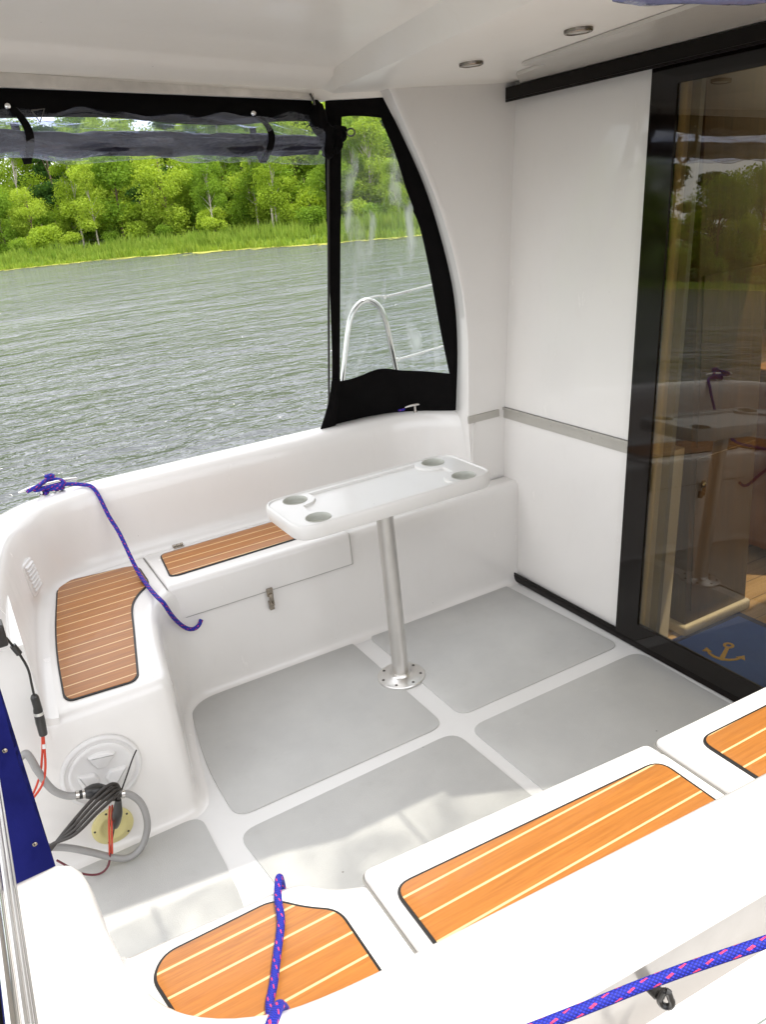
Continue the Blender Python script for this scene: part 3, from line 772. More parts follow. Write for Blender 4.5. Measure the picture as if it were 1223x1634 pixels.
v, f = box(.945, 4.15, -1.41, .598, -.06, -.003); mk('cabin_floor', v, f, 'wood_floor', cab, False)
b = B(); v, f = box(.93, .99, -1.44, -1.30, 0, 2.0); b.add(v, f); b.build('door_jamb', 'gel', cab, False)
# aluminium jamb seen through the glass
v, f = raked(-.445, -.412, .05, 1.93, .012, .03); mk('door_jamb', v, f, 'jamb_grey', cab, False)
# interior joinery
lk = thing('wooden_locker', 'tall varnished wooden locker just inside the glass door', 'locker', (1.15, -.2, 0))
v, f = box(1.0, 1.335, -.425, .30, .045, 1.93, .004); mk('carcass', v, f, 'wood_dark', lk)
v, f = box(.985, 1.352, -.440, .30, 0, .045, .012); mk('plinth', v, f, 'white_plastic', lk)
v, f = box(1.02, 1.32, -.432, -.427, .10, .70, .002); d_ = mk('door', v, f, 'wood_dark', lk)
v, f = box(1.02, 1.32, -.432, -.427, .74, 1.32, .002); d2 = mk('door', v, f, 'wood_dark', lk)
b = B(); v, f = lathe([(.008, 0), (.010, .012), (.006, .016)], (1.05, -.432, .60), (0, -1, 0), 16); b.add(v, f); b.build('handle', 'steel', d_)
gb = thing('galley_cabinet', 'orange wooden galley cabinet further inside the cabin', 'cabinet', (2.4, -.1, 0))
v, f = box(1.75, 3.6, -.42, .39, .05, .82, .004); mk('carcass', v, f, 'wood_orange', gb)
v, f = box(1.72, 3.62, -.45, .395, .82, .85, .006); mk('worktop', v, f, 'wood_orange', gb)
v, f = box(1.76, 3.6, -.432, -.40, 0, .05); mk('plinth', v, f, 'white_plastic', gb, False)
for x in (1.78, 2.24, 2.70, 3.16):
    v, f = box(x, x+.43, -.431, -.4215, .09, .78, .002); d_ = mk('door', v, f, 'wood_orange', gb)
    b = B(); v, f, _ = tube([(x+.36, -.431, .62), (x+.36, -.45, .625), (x+.36, -.45, .70), (x+.36, -.431, .705)], .004, 8, 3); b.add(v, f); b.build('handle', 'steel', d_)
sf = thing('cabin_sofa', 'brown upholstered sofa along the cabin side', 'sofa', (2.4, -1.1, 0))
v, f = box(1.5, 3.8, -1.39, -.95, .0, .30); mk('base', v, f, 'wood_orange', sf, False)
v, f = box(1.5, 3.8, -1.30, -.95, .305, .43, .03); mk('seat', v, f, 'upholstery', sf)
v, f = box(1.5, 3.8, -1.40, -1.31, .31, .85, .03); mk('backrest', v, f, 'upholstery', sf)

# ------------------------------------------------------------------ sliding door
door = thing('sliding_door', 'smoked glass sliding door in a black frame beside the white wall', 'door', (.83, -.8, 0))
b = B()
v, f = raked(-.385, -.280, .034, 1.985, -.022, -.008); b.add(v, f)
v, f = raked(-1.30, -.385, .034, .105, -.022, -.008); b.add(v, f)
v, f = raked(-1.30, -.385, 1.885, 1.985, -.022, -.008); b.add(v, f)
v, f = raked(-1.30, -1.20, .105, 1.885, -.022, -.008); b.add(v, f)
b.build('frame', 'black_glass', door, False)
v, f = raked(-1.21, -.375, .10, 1.89, -.0175, -.0125)
mk('glass', v[:], [(0, 3, 7, 4)] if False else f, 'door_glass', door, False)
tk = thing('door_track', 'black door track on the cockpit floor with ridged grooves', 'door track', (.83, -.4, 0))
b = B()
v, f = box(.792, .868, -1.30, .402, .0045, .034, .003); b.add(v, f)
v, f = box(.7935, .799, -1.30, .400, .030, .044, .001); b.add(v, f)
v, f = box(.836, .842, -1.30, .400, .030, .050, .001); b.add(v, f)
v, f = box(.812, .8145, -1.30, .400, .030, .040); b.add(v, f)
b.build('rail', 'black_alu', tk)
b = B()
for y in (.385, -.1, -.6): v, f = lathe([(.004, 0), (.003, .0015), (0, .002)], (.805, y, .0338), (0, 0, 1), 10); b.add(v, f)
b.build('screws', 'steel', tk)
tt = thing('door_head_track', 'black head track fixed under the ceiling above the door', 'door track', (.93, -.4, 1.96))
v, f = raked(-1.30, .410, 1.944, 1.984, -.055, -.003); o = mk('rail', v, f, 'black_alu', tt, False)
v, f = raked(-1.30, .410, 1.935, 1.9435, -.055, -.047); mk('lip', v, f, 'black_alu', tt, False)

# ------------------------------------------------------------------ door mat with anchors
mt = thing('door_mat', 'blue door mat with gold anchors on the cabin floor', 'mat', (1.1, -.75, 0))
v, f = slab(rpoly([(.905, -.425), (.905, -1.10), (1.285, -1.10), (1.285, -.435)], .01), -.003, .006, .002, 2, False); mk('pile', v, f, 'mat_blue', mt)
b = B()
v, f = slab([(1.262, -1.10), (1.287, -1.10), (1.287, -.433), (1.262, -.433)], -.002, .0072); b.add(v, f)
v, f = slab([(.905, -.448), (.905, -.423), (1.262, -.433), (1.262, -.456)], -.002, .0072); b.add(v, f)
b.build('border', 'mat_edge', mt, False)
def anchor(cx_, cy_, ang, sc):
    ca, sa = math.cos(ang), math.sin(ang)
    T = lambda x, y: (cx_+(x*ca-y*sa)*sc, cy_+(x*sa+y*ca)*sc)
    b = B(); z0, z1 = .004, .0085
    def sl(pts): v, f = slab([T(*p) for p in pts], z0, z1, .001, 1, False); b.add(v, f)
    sl([(-.10, -.55), (.10, -.55), (.075, .40), (-.075, .40)])
    n = 20; ro, ri = .22, .11
    v = [(*T(r*math.cos(2*PI*i/n), .58+r*math.sin(2*PI*i/n)), z) for i in range(n) for r, z in ((ro, z0), (ro, z1), (ri, z1), (ri, z0))]
    f = [(i*4+j, i*4+j+1, ((i+1) % n)*4+j+1, ((i+1) % n)*4+j) for i in range(n) for j in range(3)]
    b.add(v, f)
    outer = [(-.72, -.15), (-.55, -.42), (-.30, -.60), (0, -.68), (.30, -.60), (.55, -.42), (.72, -.15)]
    inner_ = [(.60, -.18), (.45, -.34), (.25, -.46), (0, -.52), (-.25, -.46), (-.45, -.34), (-.60, -.18)]
    for i in range(6):
        sl([outer[i], outer[i+1], inner_[5-i], inner_[6-i]])
    for s in (-1, 1): sl([(s*.46, -.20), (s*.84, -.28), (s*.74, .06)])
    return b.build('anchor_motif', 'gold', mt)
anchor(1.012, -.600, math.radians(-64), .088)
anchor(1.125, -.815, math.radians(-64), .088)

# ------------------------------------------------------------------ roof
roof = thing('boat_roof', 'cream white hard roof over the cockpit with a stepped ceiling', 'roof', (0, -.36, 2.0))
def ye(x): return .500-.116*(.2-x)
def zr(x): return 1.978+.058*(.2-x)
def yc(x): return .36-.155*(.17-x)
def zc(x): return 2.063+.064*(.17-x)
def rsec(x, xe=None):
    a, r, c, h = ye(x), zr(x), yc(x), zc(x)
    half = [(a+.03, r+.12), (a+.035, r+.06), (a+.02, r+.004), (a+.008, r), (a-.010, r+.002), (a-.016, r+.012), (a-.020, r+.035), (a-.035, r+.041), (c+.030, h-.018), (c+.012, h-.004), (c-.012, h), (c-.12, h+.004), (.0, h+.008)]
    return [(y, z) for y, z in half]+[(-.72-y, z) for y, z in half[::-1]]
def xh(y): return .19-.18*max(0, .4-y) if y > -.6 else .01-.03*(-.6-y)
def xl(y): return .195-.116*(.488-y)
secs = []
for x in [-1.50, -1.3, -1.0, -.7, -.4, -.15]: secs.append([(x, y, z) for y, z in rsec(x)])
s0 = rsec(.17)
secs.append([(xh(y)-.020, y, z) for y, z in s0]); secs.append([(xh(y)-.006, y, z-.002) for y, z in s0])
s1 = []
for (y, z) in s0: s1.append((xl(y)+.004 if abs(y+.36) < .74 else xl(y)+.01, y, min(z, 2.004)))
s1b = [(x+.014, y, min(z, 2.0)) for x, y, z in s1]
secs += [s1, s1b]
for x in (.5, 1.0, 1.2): secs.append([(x, y, z) for (_, y, z) in s1b])
v, f = loft(secs); mk('ceiling', v, f, 'gel_roof', roof, ang=35)
ts = []
for x in [-1.50, -1.3, -1.0, -.7, -.4, -.15, .17, .5, 1.0, 1.32]:
    q = min(x, .17); a, r = ye(q), zr(q)
    ts.append([(x, y, z) for y, z in ((a+.031, r+.119), (a-.10, r+.165), (.10, r+.195), (-.36, r+.205), (-.82, r+.195), (-.72-a+.10, r+.165), (-.72-a-.031, r+.119))])
v, f = loft(ts, False, True, True); mk('roof_top', v, f, 'gel_roof', roof)
# ceiling slab above the door, recess shade put into its grey
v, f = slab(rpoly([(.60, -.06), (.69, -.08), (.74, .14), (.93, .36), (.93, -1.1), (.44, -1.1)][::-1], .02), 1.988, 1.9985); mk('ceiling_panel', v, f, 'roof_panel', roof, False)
for y in (-.545, -.082):
    b = B(); c = (.400, y, 1.9995)
    v, f = lathe([(.036, 0), (.036, .006), (.034, .009), (.030, .010), (.028, .008)], c, (0, 0, -1), 40); b.add(v, f[:-1])
    dl = b.build('downlight', 'ring', roof); b = B(); v, f = lathe([(.0285, .0), (.0285, .007), (.015, .0085), (0, .0088)], c, (0, 0, -1), 40); b.add(v, f); b.build('lens', 'lens', dl)

# ------------------------------------------------------------------ enclosure canvas on the far side
can = thing('rolled_window_canvas', 'rolled up clear window with black border strapped under the far roof edge', 'canopy window', (-.4, .45, 1.95))
xs = [-1.45+i*.03 for i in range(56)]
xs = [x for x in xs if x < .165]
secs = []
for x in xs:
    wv = .008*math.sin(x*9+1)+.006*noise.noise(Vector((x*4, 0, 0)))
    z = zr(x)-.001; y = ye(x)+.004
    secs.append([(x, y, z+.012), (x, y+.004, z-.03), (x, y+.006*math.sin(x*14), z-.072+wv), (x, y-.010, z-.070+wv), (x, y-.014, z-.03), (x, y-.006, z+.002)])
v, f = loft(secs, True, True, True); mk('header_band', v, f, 'black_canvas', can, ang=60)
secs = []
for x in xs:
    z = zr(x); y = ye(x)-.017; hgt = .020+.018*max(0, min(1, (.1-x)))
    secs.append([(x, y-.001, z+.002), (x, y-.008, z+.001), (x, y-.009+.001*math.sin(x*160), z+.5*hgt), (x, y-.008, z+hgt), (x, y-.001, z+hgt)])
v, f = loft(secs, True, True, True); mk('keder_strip', v, f, 'white_fabric', can)
def rolled(x0, x1, yf, zf, ra, rb, seed, turns=1.0, off=0, npts=26, dx=.02, amp=.006):
    secs = []; n = int((x1-x0)/dx)
    for i in range(n+1):
        x = x0+(x1-x0)*i/n; s = []
        for j in range(npts):
            a = 2*PI*turns*j/npts
            nz = noise.noise(Vector((x*3.2+seed, math.cos(a)*1.1, math.sin(a)*1.1)))+.5*noise.noise(Vector((x*9+seed, math.cos(a)*2, math.sin(a)*2)))
            k = 1+nz*amp/ra*1.6
            s.append((x, yf(x)+ra*k*math.cos(a), zf(x)+off+rb*k*math.sin(a)))
        secs.append(s)
    return loft(secs, True, True, True)
ry = lambda x: ye(x)-.012; rz = lambda x: zr(x)-.112
v, f = rolled(-1.45, .150, ry, rz, .044, .060, 3, amp=.022, npts=36); mk('clear_roll', v, f, 'vinyl_roll', can, ang=80)
v, f = rolled(-1.45, .140, ry, lambda x: rz(x)-.027, .029, .028, 9, amp=.014); mk('dark_roll', v, f, 'dark_roll', can, ang=80)
v, f = rolled(-1.45, .145, ry, lambda x: rz(x)-.02, .047, .050, 21, amp=.020, npts=36); mk('clear_roll', v, f, 'vinyl_roll', can, ang=80)
for x in (-.835, -.083):
    P = []
    for k in range(13):
        a = math.radians(105-k*19); P.append((x+.022*math.sin(k/12*PI)-.008+.0015*k, ry(x)-.066*math.cos(math.radians(90-k*17)) if False else ry(x)-.060*math.sin(k/12*PI)+.006, rz(x)+.072-.148*k/12))
    P += [(x+.012, ry(x)+.03, rz(x)-.078), (x+.01, ry(x)+.06, rz(x)-.03), (x+.005, ry(x)+.058, rz(x)+.03)]
    # flat strap
    PP = cat(P, 3); secs = []
    for p in PP:
        secs.append([p+Vector((-.011, 0, 0)), p+Vector((.011, 0, 0)), p+Vector((.011, .0025, .0025)), p+Vector((-.011, .0025, .0025))])
    v, f = loft(secs, True, True, True); st = mk('strap', v, f, 'black_canvas', can)
    b = B(); v, f = lathe([(.008, 0), (.008, .003), (.005, .005), (0, .0055)], (x-.009, ry(x)-.004, rz(x)+.066), (-.3, -1, 0), 14); b.add(v, f); b.build('snap_button', 'steel', st)
b = B(); v, f, _ = tube([(-.79, .33, 1.975), (-.755, .33, 1.978), (-.775, .328, 1.945), (-.79, .33, 1.975)], .0022, 8, 2, False); b.add(v, f)
b.build('wire_buckle', 'dark_metal', can)
# bunched end of the roll
b = B()
for i, (cx_, cy_, cz_, sx, sy, sz) in enumerate([(.150, .475, 1.925, .030, .03, .055), (.172, .475, 1.865, .035, .032, .050), (.215, .468, 1.870, .030, .03, .030), (.205, .47, 1.838, .022, .028, .026), (.175, .478, 1.818, .020, .03, .022), (.232, .466, 1.885, .016, .02, .012)]):
    bm = bmesh.new(); bmesh.ops.create_icosphere(bm, subdivisions=3, radius=1)
    vv = []
    for q in bm.verts:
        k = 1+.22*noise.noise(q.co*2.2+Vector((i*3, 0, 0)))+.1*noise.noise(q.co*6)
        vv.append((cx_+q.co.x*sx*k, cy_+q.co.y*sy*k, cz_+q.co.z*sz*k))
    bm.verts.index_update(); ff = [tuple(q.index for q in g.verts) for g in bm.faces]; bm.free(); b.add(vv, ff)
bn = b.build('bunched_end', 'black_canvas', can)
b = B(); c = Vector((.262, .462, 1.874))
P = [c+Vector((.016*math.cos(a), 0, .012*math.sin(a))) for a in [2*PI*k/14 for k in range(15)]]
v, f, _ = tube(P, .0030, 8, 1, False); b.add(v, f); b.build('ring_buckle', 'dark_metal', bn)
b = B(); v, f, _ = tube([(.120, .455, 2.0), (.126, .452, 1.985), (.132, .455, 1.965)], .004, 8, 3); b.add(v, f); b.build('hook', 'dark_metal', can)

# side canvas panel with clear window
side = thing('side_canvas', 'black framed clear side window between the roof, coaming and cabin wing', 'canopy window', (.45, .6, 1.3))
def wout(z):
    for a, c in zip(Wo, Wo[1:]):
        if a.z <= z <= c.z:
            t = (z-a.z)/max(1e-6, c.z-a.z); return a.lerp(c, t)
    return Wo[0].copy() if z < Wo[0].z else Wo[-1].copy()
def SY(x, z):
    base = .838-.275*(z-.745)
    q = wout(z); s = max(0, min(1, (x-.36)/max(.02, q.x-.36)))
    if z > 1.6: s = max(0, min(1, (x-.18)/max(.02, q.x-.18)))
    return base+((q.y+.012)-base)*s**2.2
def strip(A, Bl, off=0, th=.006, nn=6):
    """A, Bl: lists of (x,z); skin between them on the canvas surface"""
    A = cat([(x, 0, z) for x, z in A], 6); Bl = cat([(x, 0, z) for x, z in Bl], 6); secs = []
    for a, c in zip(A, Bl):
        fr = [a.lerp(c, k/nn) for k in range(nn+1)]
        s = [(p.x, SY(p.x, p.z)+off, p.z) for p in fr]; s += [(p.x, SY(p.x, p.z)+off+th, p.z) for p in fr[::-1]]
        secs.append(s)
    return loft(secs, True, True, True)
b = B()
# left post strip
zl = [.742, .80, .98, 1.2, 1.45, 1.75, 1.985]
v, f = strip(list(zip([.160, .205, .222, .218, .207, .195, .196], zl)), list(zip([.262, .258, .256, .256, .256, .256, .258], zl)), -.002); b.add(v, f)
# top strip
v, f = strip([(.20, 1.995), (.28, 1.995), (.36, 1.995), (.415, 1.995)], [(.20, 1.922), (.28, 1.930), (.36, 1.925), (.425, 1.915)], 0); b.add(v, f)
# right strip: window edge to wing
zz0 = [.735, .80, .90, 1.119, 1.309, 1.511, 1.60, 1.677, 1.799, 1.915, 1.995]
xi = [.700, .702, .703, .672, .636, .585, .548, .515, .470, .415, .40]
xo = [wout(z).x+.02 for z in zz0]
v, f = strip(list(zip(xi, zz0)), list(zip(xo, zz0)), .001); b.add(v, f)
# bottom strip
v, f = strip([(.245, .950), (.30, .948), (.36, .954), (.42, .966), (.47, .966), (.54, .948), (.62, .936), (.705, .920)], [(.245, .735), (.30, .735), (.36, .735), (.42, .735), (.47, .735), (.54, .735), (.62, .735), (.712, .735)], -.001); b.add(v, f)
b.build('canvas_border', 'black_canvas', side, ang=60)
b = B(); A = [(.245, .90), (.250, 1.3), (.250, 1.95)]; Bl = [(.700, .90), (.650, 1.3), (.43, 1.95)]
v, f = strip([(.235, .92), (.25, 1.2), (.25, 1.5), (.25, 1.75), (.25, 1.94)], [(.712, .92), (.675, 1.2), (.60, 1.5), (.50, 1.75), (.42, 1.94)], .006, .0012, 14)
b.add(v, f); b.build('window_film', 'vinyl_window', side, ang=80)
b = B()
v, f, _ = tube([(.197+.004, SY(.2, z)-.010, z) for z in (.80, .98, 1.2, 1.5, 1.8)], .005, 6, 3); b.add(v, f)
b.build('zip', 'black_plastic', side)
b = B()   # loose flap at the foot of the zip
secs = []
for t in range(9):
    k = t/8; x0 = .215-.065*k**1.5; x1 = .258-.03*k; z = .96-.215*k; y = SY(.22, z)-.012-.015*k
    secs.append([(x0, y, z), ((x0+x1)/2, y-.008*math.sin(k*3), z), (x1, y+.006, z), (x1, y+.012, z), (x0, y+.008, z)])
v, f = loft(secs, True, True, True); b.add(v, f); b.build('zip_flap', 'black_canvas', side)

# ------------------------------------------------------------------ canvas / roll on the near side roof edge, added sun film
nr = thing('rolled_side_canvas', 'bluish rolled up clear window hanging from the near roof edge', 'canopy window', (.5, -1.2, 1.95))
tpr = lambda x: min(1, .35+(x+.02)*6)
secs = []
v, f = rolled(.0, 1.30, lambda x: -1.11-.02*x, lambda x: 1.992, .050, .056, 33, amp=.012); mk('clear_roll', v, f, 'vinyl_blue', nr, ang=80)
v, f = rolled(.01, 1.30, lambda x: -1.11-.02*x, lambda x: 1.992, .034, .036, 37, amp=.01); mk('dark_roll', v, f, 'blue_canvas', nr, ang=80)
rv = thing('added_sun_film', 'added clear film outside the view softening sun above the near benches', 'canopy window', (-.4, -1.35, 2.0))  # added out of view to dim and mottle sun reaching the floor
secs = []
for i in range(61):
    x = -1.42+i*.036; s_ = []
    edge = -1.56-.05*math.sin(x*3.1)-.035*noise.noise(Vector((x*4, 1, 0)))
    for k in range(13):
        t = k/12; y = -1.20+(edge+1.20)*t; s_.append((x, y, 2.03-.02*t+.012*noise.noise(Vector((x*5, y*7, 0)))))
    secs.append(s_)
v, f = loft(secs); mk('film', v, f, 'vinyl_sun_film', rv, ang=80)
b = B()
for x in (-1.2, -.5, .2): v, f, _ = tube([(x, -1.19, 2.045), (x, -1.52, 2.03)], .006, 8, 1); b.add(v, f)
b.build('sun_film_rod', 'steel', rv)

# ------------------------------------------------------------------ table
tb = thing('cockpit_table', 'white plastic cockpit table with four cup holders on an aluminium pole', 'table', (0, 0, 0))
x0, x1, y0, y1 = -.380, .366, -.158, .158
O = rpoly([(x0, y0), (x1, y0), (x1, y1), (x0, y1)], .075, 8)
b = B()
lv = [(offset(O, .016), .700), (offset(O, .006), .702), (offset(O, .001), .712), (O, .735), (offset(O, .0012), .745), (offset(O, .004), .7505), (offset(O, .008), .752), (offset(O, .011), .7505), (offset(O, .0125), .7475)]
v, f = loft([[(x, y, z) for x, y in P] for P, z in lv], True, True, False); b.add(v, f)
ring_in = offset(O, .0125)
cups = [(-.277, .100), (-.283, -.098), (.268, .098), (.266, -.100)]
holes = [circ(cx_, cy_, .0415) for cx_, cy_ in cups]
# recess with scalloped corners
RX0, RX1, RY0, RY1 = x0+.030, x1-.030, y0+.030, y1-.030
rec = []
def arc(cx_, cy_, r, a0, a1, n=10): return [(cx_+r*math.cos(math.radians(a0+(a1-a0)*k/n)), cy_+r*math.sin(math.radians(a0+(a1-a0)*k/n))) for k in range(n+1)]
rr = .066
def bite(cx_, cy_, sx, sy):
    # arc around the cup from the long side to the short side of the recess
    ay = (RY1 if sy > 0 else RY0)-cy_; ax = rr
    return None
L = rr
c = cups
rec += arc(*c[1], L, math.degrees(math.asin((RY0+.0-c[1][1])/L)), 90+0, 10)            # bottom-left cup: from bottom edge round to its top
rec += arc(*c[0], L, -90, math.degrees(math.asin((RY1-c[0][1])/L)), 10)
rec += arc(*c[2], L, 180-math.degrees(math.asin((RY1-c[2][1])/L)), 270, 10)
rec += arc(*c[3], L, 90, 180+math.degrees(math.asin((c[3][1]-RY0)/L)), 10)
rec = rpoly(rec, .004, 2)
poly_holes(ring_in, holes+[rec], .7475, b)
v, f = loft([[(x, y, .7475) for x, y in rec], [(x, y, .7395) for x, y in offset(rec, .003)]], True, False, True); b.add(v, f)
b.build('table_top', 'table', tb, ang=50)
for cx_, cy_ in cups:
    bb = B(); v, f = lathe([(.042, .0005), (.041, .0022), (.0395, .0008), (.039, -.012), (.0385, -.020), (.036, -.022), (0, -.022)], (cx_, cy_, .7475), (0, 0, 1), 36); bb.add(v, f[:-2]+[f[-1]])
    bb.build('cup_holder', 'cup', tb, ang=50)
b = B(); v, f = lathe([(.033, 0), (.033, .003), (.0300, .004), (.0300, .66), (.0305, .661)], (0, 0, .012), (0, 0, 1), 40); b.add(v, f); b.build('pole', 'alu', tb)
b = B(); v, f = lathe([(.089, .004), (.089, .007), (.087, .0095), (.080, .0105), (.045, .0125), (.037, .018), (.034, .024), (.0305, .024)], (0, 0, 0), (0, 0, 1), 64); b.add(v, f); bp = b.build('base_plate', 'alu', tb)
b = B()
for k in range(7):
    a = .35+k*2*PI/7; v, f = lathe([(.0055, 0), (.0045, .0018), (.002, .0018), (.0015, .0008), (0, .0008)], (.072*math.cos(a), .072*math.sin(a), .0107), (0, 0, 1), 12); b.add(v, f)
b.build('screws', 'dark_metal', bp)
b = B(); v, f = lathe([(.085, .692), (.085, .699), (.034, .699)], (0, 0, 0), (0, 0, 1), 40); b.add(v, f); v, f = lathe([(.034, .665), (.045, .692)], (0, 0, 0), (0, 0, 1), 40); b.add(v, f); b.build('socket', 'alu', tb)

# ------------------------------------------------------------------ cleats and ropes
def cleat(loc, ang, label, L=.12, mat='steel'):
    t = thing('cleat', label, 'cleat', loc)
    ca, sa = math.cos(ang), math.sin(ang); T = lambda x, y, z: (loc[0]+x*ca-y*sa, loc[1]+x*sa+y*ca, loc[2]+z)
    b = B(); v, f, _ = tube([T(-L, 0, .030), T(-L*.6, 0, .035), T(0, 0, .036), T(L*.6, 0, .035), T(L, 0, .030)], [.004, .009, .011, .009, .004], 12, 5, flat=.8); b.add(v, f); b.build('horns', mat, t)
    for s in (-1, 1):
        b = B(); v, f, _ = tube([T(s*.028, 0, 0), T(s*.028, 0, .03)], .007, 10, 2); b.add(v, f)
        v, f = lathe([(.013, -.001), (.013, .003), (.008, .005)], T(s*.028, 0, 0), (0, 0, 1), 14); b.add(v, f); b.build('foot', mat, t)
    return t
def rope(pts, name, label, r=.0075, extra=None):
    b = B(); v, f, uv = tube(pts, r, 12, 8); b.add(v, f, 0, uv)
    for p in (extra or []):
        v, f, uv = tube(p, r, 12, 8); b.add(v, f, 0, uv)
    return tag(b.build(name, 'rope', None, uv=True), label, 'rope')
CF = (-.955, .822, .757)
cleat(CF, math.radians(3), 'steel cleat with blue rope on the far coaming corner', .105)
wraps = []
for s in (-1, 1):
    c0 = Vector(CF)+Vector((s*.028, 0, .018))
    P = [c0+Vector((.020*math.cos(a), .020*math.sin(a), .010*math.sin(a*.5+s))) for a in [k*PI/5+s for k in range(13)]]; wraps.append(P)
P = [(-1.03, .815, .785), (-.99, .800, .800), (-.945, .835, .806), (-.90, .815, .790), (-.93, .800, .775), (-.985, .835, .775)]; wraps.append(P)
kc = Vector((-.940, .845, .815)); wraps.append([kc+Vector((.012*math.cos(k*1.3), .010*math.sin(k*1.3), .0018*k-.012)) for k in range(10)])
rope([(-.985, .806, .784), (-.93, .808, .784), (-.885, .808, .778), (-.845, .800, .768), (-.815, .772, .760), (-.800, .745, .728), (-.787, .700, .655), (-.771, .650, .595), (-.762, .560, .515), (-.757, .485, .478), (-.757, .36, .479), (-.754, .28, .479), (-.744, .228, .468), (-.722, .250, .405), (-.694, .290, .345), (-.668, .305, .310), (-.645, .312, .298), (-.625, .318, .302), (-.610, .327, .316)], 'mooring_rope', 'blue rope hanging from the far corner cleat over the teak bench', extra=wraps)
cleat((.615, .735, .752), math.radians(-14), 'steel cleat at the foot of the black side canvas', .075)
rope([(.560, .775, .775), (.545, .780, .790), (.548, .798, .795), (.562, .790, .783), (.548, .775, .768), (.53, .79, .766)], 'rope_end', 'short blue rope end on the cleat below the side canvas', .006)
NR = [(-1.125, -1.70, .780), (-1.08, -1.655, .778), (-1.050, -1.615, .768), (-1.028, -1.578, .735), (-1.012, -1.545, .62), (-1.010, -1.50, .500), (-1.003, -1.42, .474), (-.999, -1.362, .473), (-.975, -1.320, .4735), (-.948, -1.270, .4735), (-.917, -1.212, .4735), (-.900, -1.156, .4735), (-.880, -1.112, .470), (-.872, -1.092, .435), (-.872, -1.088, .36), (-.874, -1.090, .24), (-.880, -1.088, .12)]
kn = Vector((-1.083, -1.650, .780)); K = [kn+Vector((.012*math.cos(k*1.05), .011*math.sin(k*1.05), .003*k-.005)) for k in range(11)]
rope(NR, 'mooring_rope', 'blue and red rope lying across the sunlit teak seat in front', extra=[K])
rope([(-1.45, -1.668, .795), (-1.12, -1.822, .912), (-.887, -1.929, .994), (-.799, -1.966, 1.022), (-.714, -2.010, 1.055), (-.45, -2.14, 1.14), (.1, -2.40, 1.27), (.55, -2.60, 1.36)], 'mooring_rope', 'thick blue rope with red flecks stretched past the near outer coaming', .0051)
cleat((-1.47, -1.66, .757), 0, 'steel cleat on the near stern corner')
mp_ = B(); v, f, _ = tube([(.6, -2.68, .08), (.6, -2.68, 1.5)], .08, 20, 2); mp_.add(v, f); tag(mp_.build('mooring_post', 'dock_wood'), 'weathered mooring post beside the boat holding the thick rope', 'post')
jt = thing('jetty', 'weathered wooden jetty alongside the boat', 'jetty', (0, -3, .1))
for k in range(34):
    x = -3+k*.17; v, f = box(x, x+.155, -3.9, -2.12, .08, .11+.003*(k % 3), .004); mk('plank', v, f, 'dock_plank', jt)
b = B(); v, f = box(-3, 2.8, -2.2, -2.12, -.1, .079); b.add(v, f); v, f = box(-3, 2.8, -3.9, -3.8, -.1, .079); b.add(v, f); b.build('beam', 'dock_wood', jt, False)
# fender hook on the near outer side
fh = thing('rope_hook', 'small dark teardrop hook on the outer coaming under the thick rope', 'hook', (-.585, -1.80, .67))
b = B(); c = Vector((-.592, -1.800, .672)); P = [c+Vector((.0, -.006*math.sin(a)*1.0, 0))+Vector((.0046*math.sin(a), 0, .010*math.cos(a)+(.008 if math.cos(a) > .8 else 0))) for a in [k*PI/8 for k in range(17)]]
v, f, _ = tube(P, .0046, 10, 2, False); b.add(v, f); b.build('loop', 'black_plastic', fh)
b = B(); v, f = lathe([(.009, -.022), (.009, .003), (.006, .005), (0, .006)], (-.592, -1.785, .672), (0, -1, 0), 18); b.add(v, f); b.build('boss', 'black_plastic', fh)

# ------------------------------------------------------------------ stern rail with blue canvas
rl = thing('stern_rail', 'long stainless stern rail crossing the lower left corner', 'rail', (-1.27, -1.4, .9))
b = B(); v, f, _ = tube([(-1.3000, -.55, .90), (-1.3000, -1.02, .900), (-1.3040, -1.3, .900), (-1.3075, -1.589, .900), (-1.3150, -2.1, .900), (-1.3320, -2.5, .90)], .0085, 20, 6); b.add(v, f); b.build('tube', 'steel', rl)
b = B()
XO = .004
for k, (dx, dz, r) in enumerate([(.0125, .002, .0036), (.0185, .0, .0024), (.0225, -.003, .0016)]):
    v, f, _ = tube([(-1.3000+dx, -.55, .90+dz), (-1.3000+dx, -1.02, .9+dz), (-1.3075+dx, -1.589, .9+dz), (-1.3150+dx, -2.1, .9+dz)], r, 8, 4); b.add(v, f)
b.build('trim_strips', 'alu', rl)
for y in (-.6, -1.25, -2.2):
    b = B(); v, f, _ = tube([(-1.3320, y, .2), (-1.3320, y, .80), (-1.3070, y, .898)], .0105, 14, 4); b.add(v, f); b.build('post', 'steel', rl)
bc = thing('blue_gate_canvas', 'blue canvas with snap buttons hanging across the stern gate', 'canvas', (-1.25, -.915, .7))
def wavy(x, y0, y1, z0, z1_, nx=40, nz=10, amp=.012, seed=0, th=.003, edge=None):
    secs = []
    for i in range(nx+1):
        y = y0+(y1-y0)*i/nx; s = []; z0_ = z0(y) if callable(z0) else z0
        for side_ in (0, 1):
            rng = range(nz+1) if not side_ else range(nz, -1, -1)
            for j in rng:
                t = j/nz; z = z0_+(z1_-z0_)*t
                d = amp*(1-t*.6)*(math.sin(y*23+seed)+.6*math.sin(y*51+t*3+seed*2)+.5*noise.noise(Vector((y*9, z*5, seed))))
                s.append((x+d*.6+(th if side_ else 0), y+(edge(t) if edge and i == 0 else 0), z))
        secs.append(s)
    return loft(secs, True, True, True)
secs = []
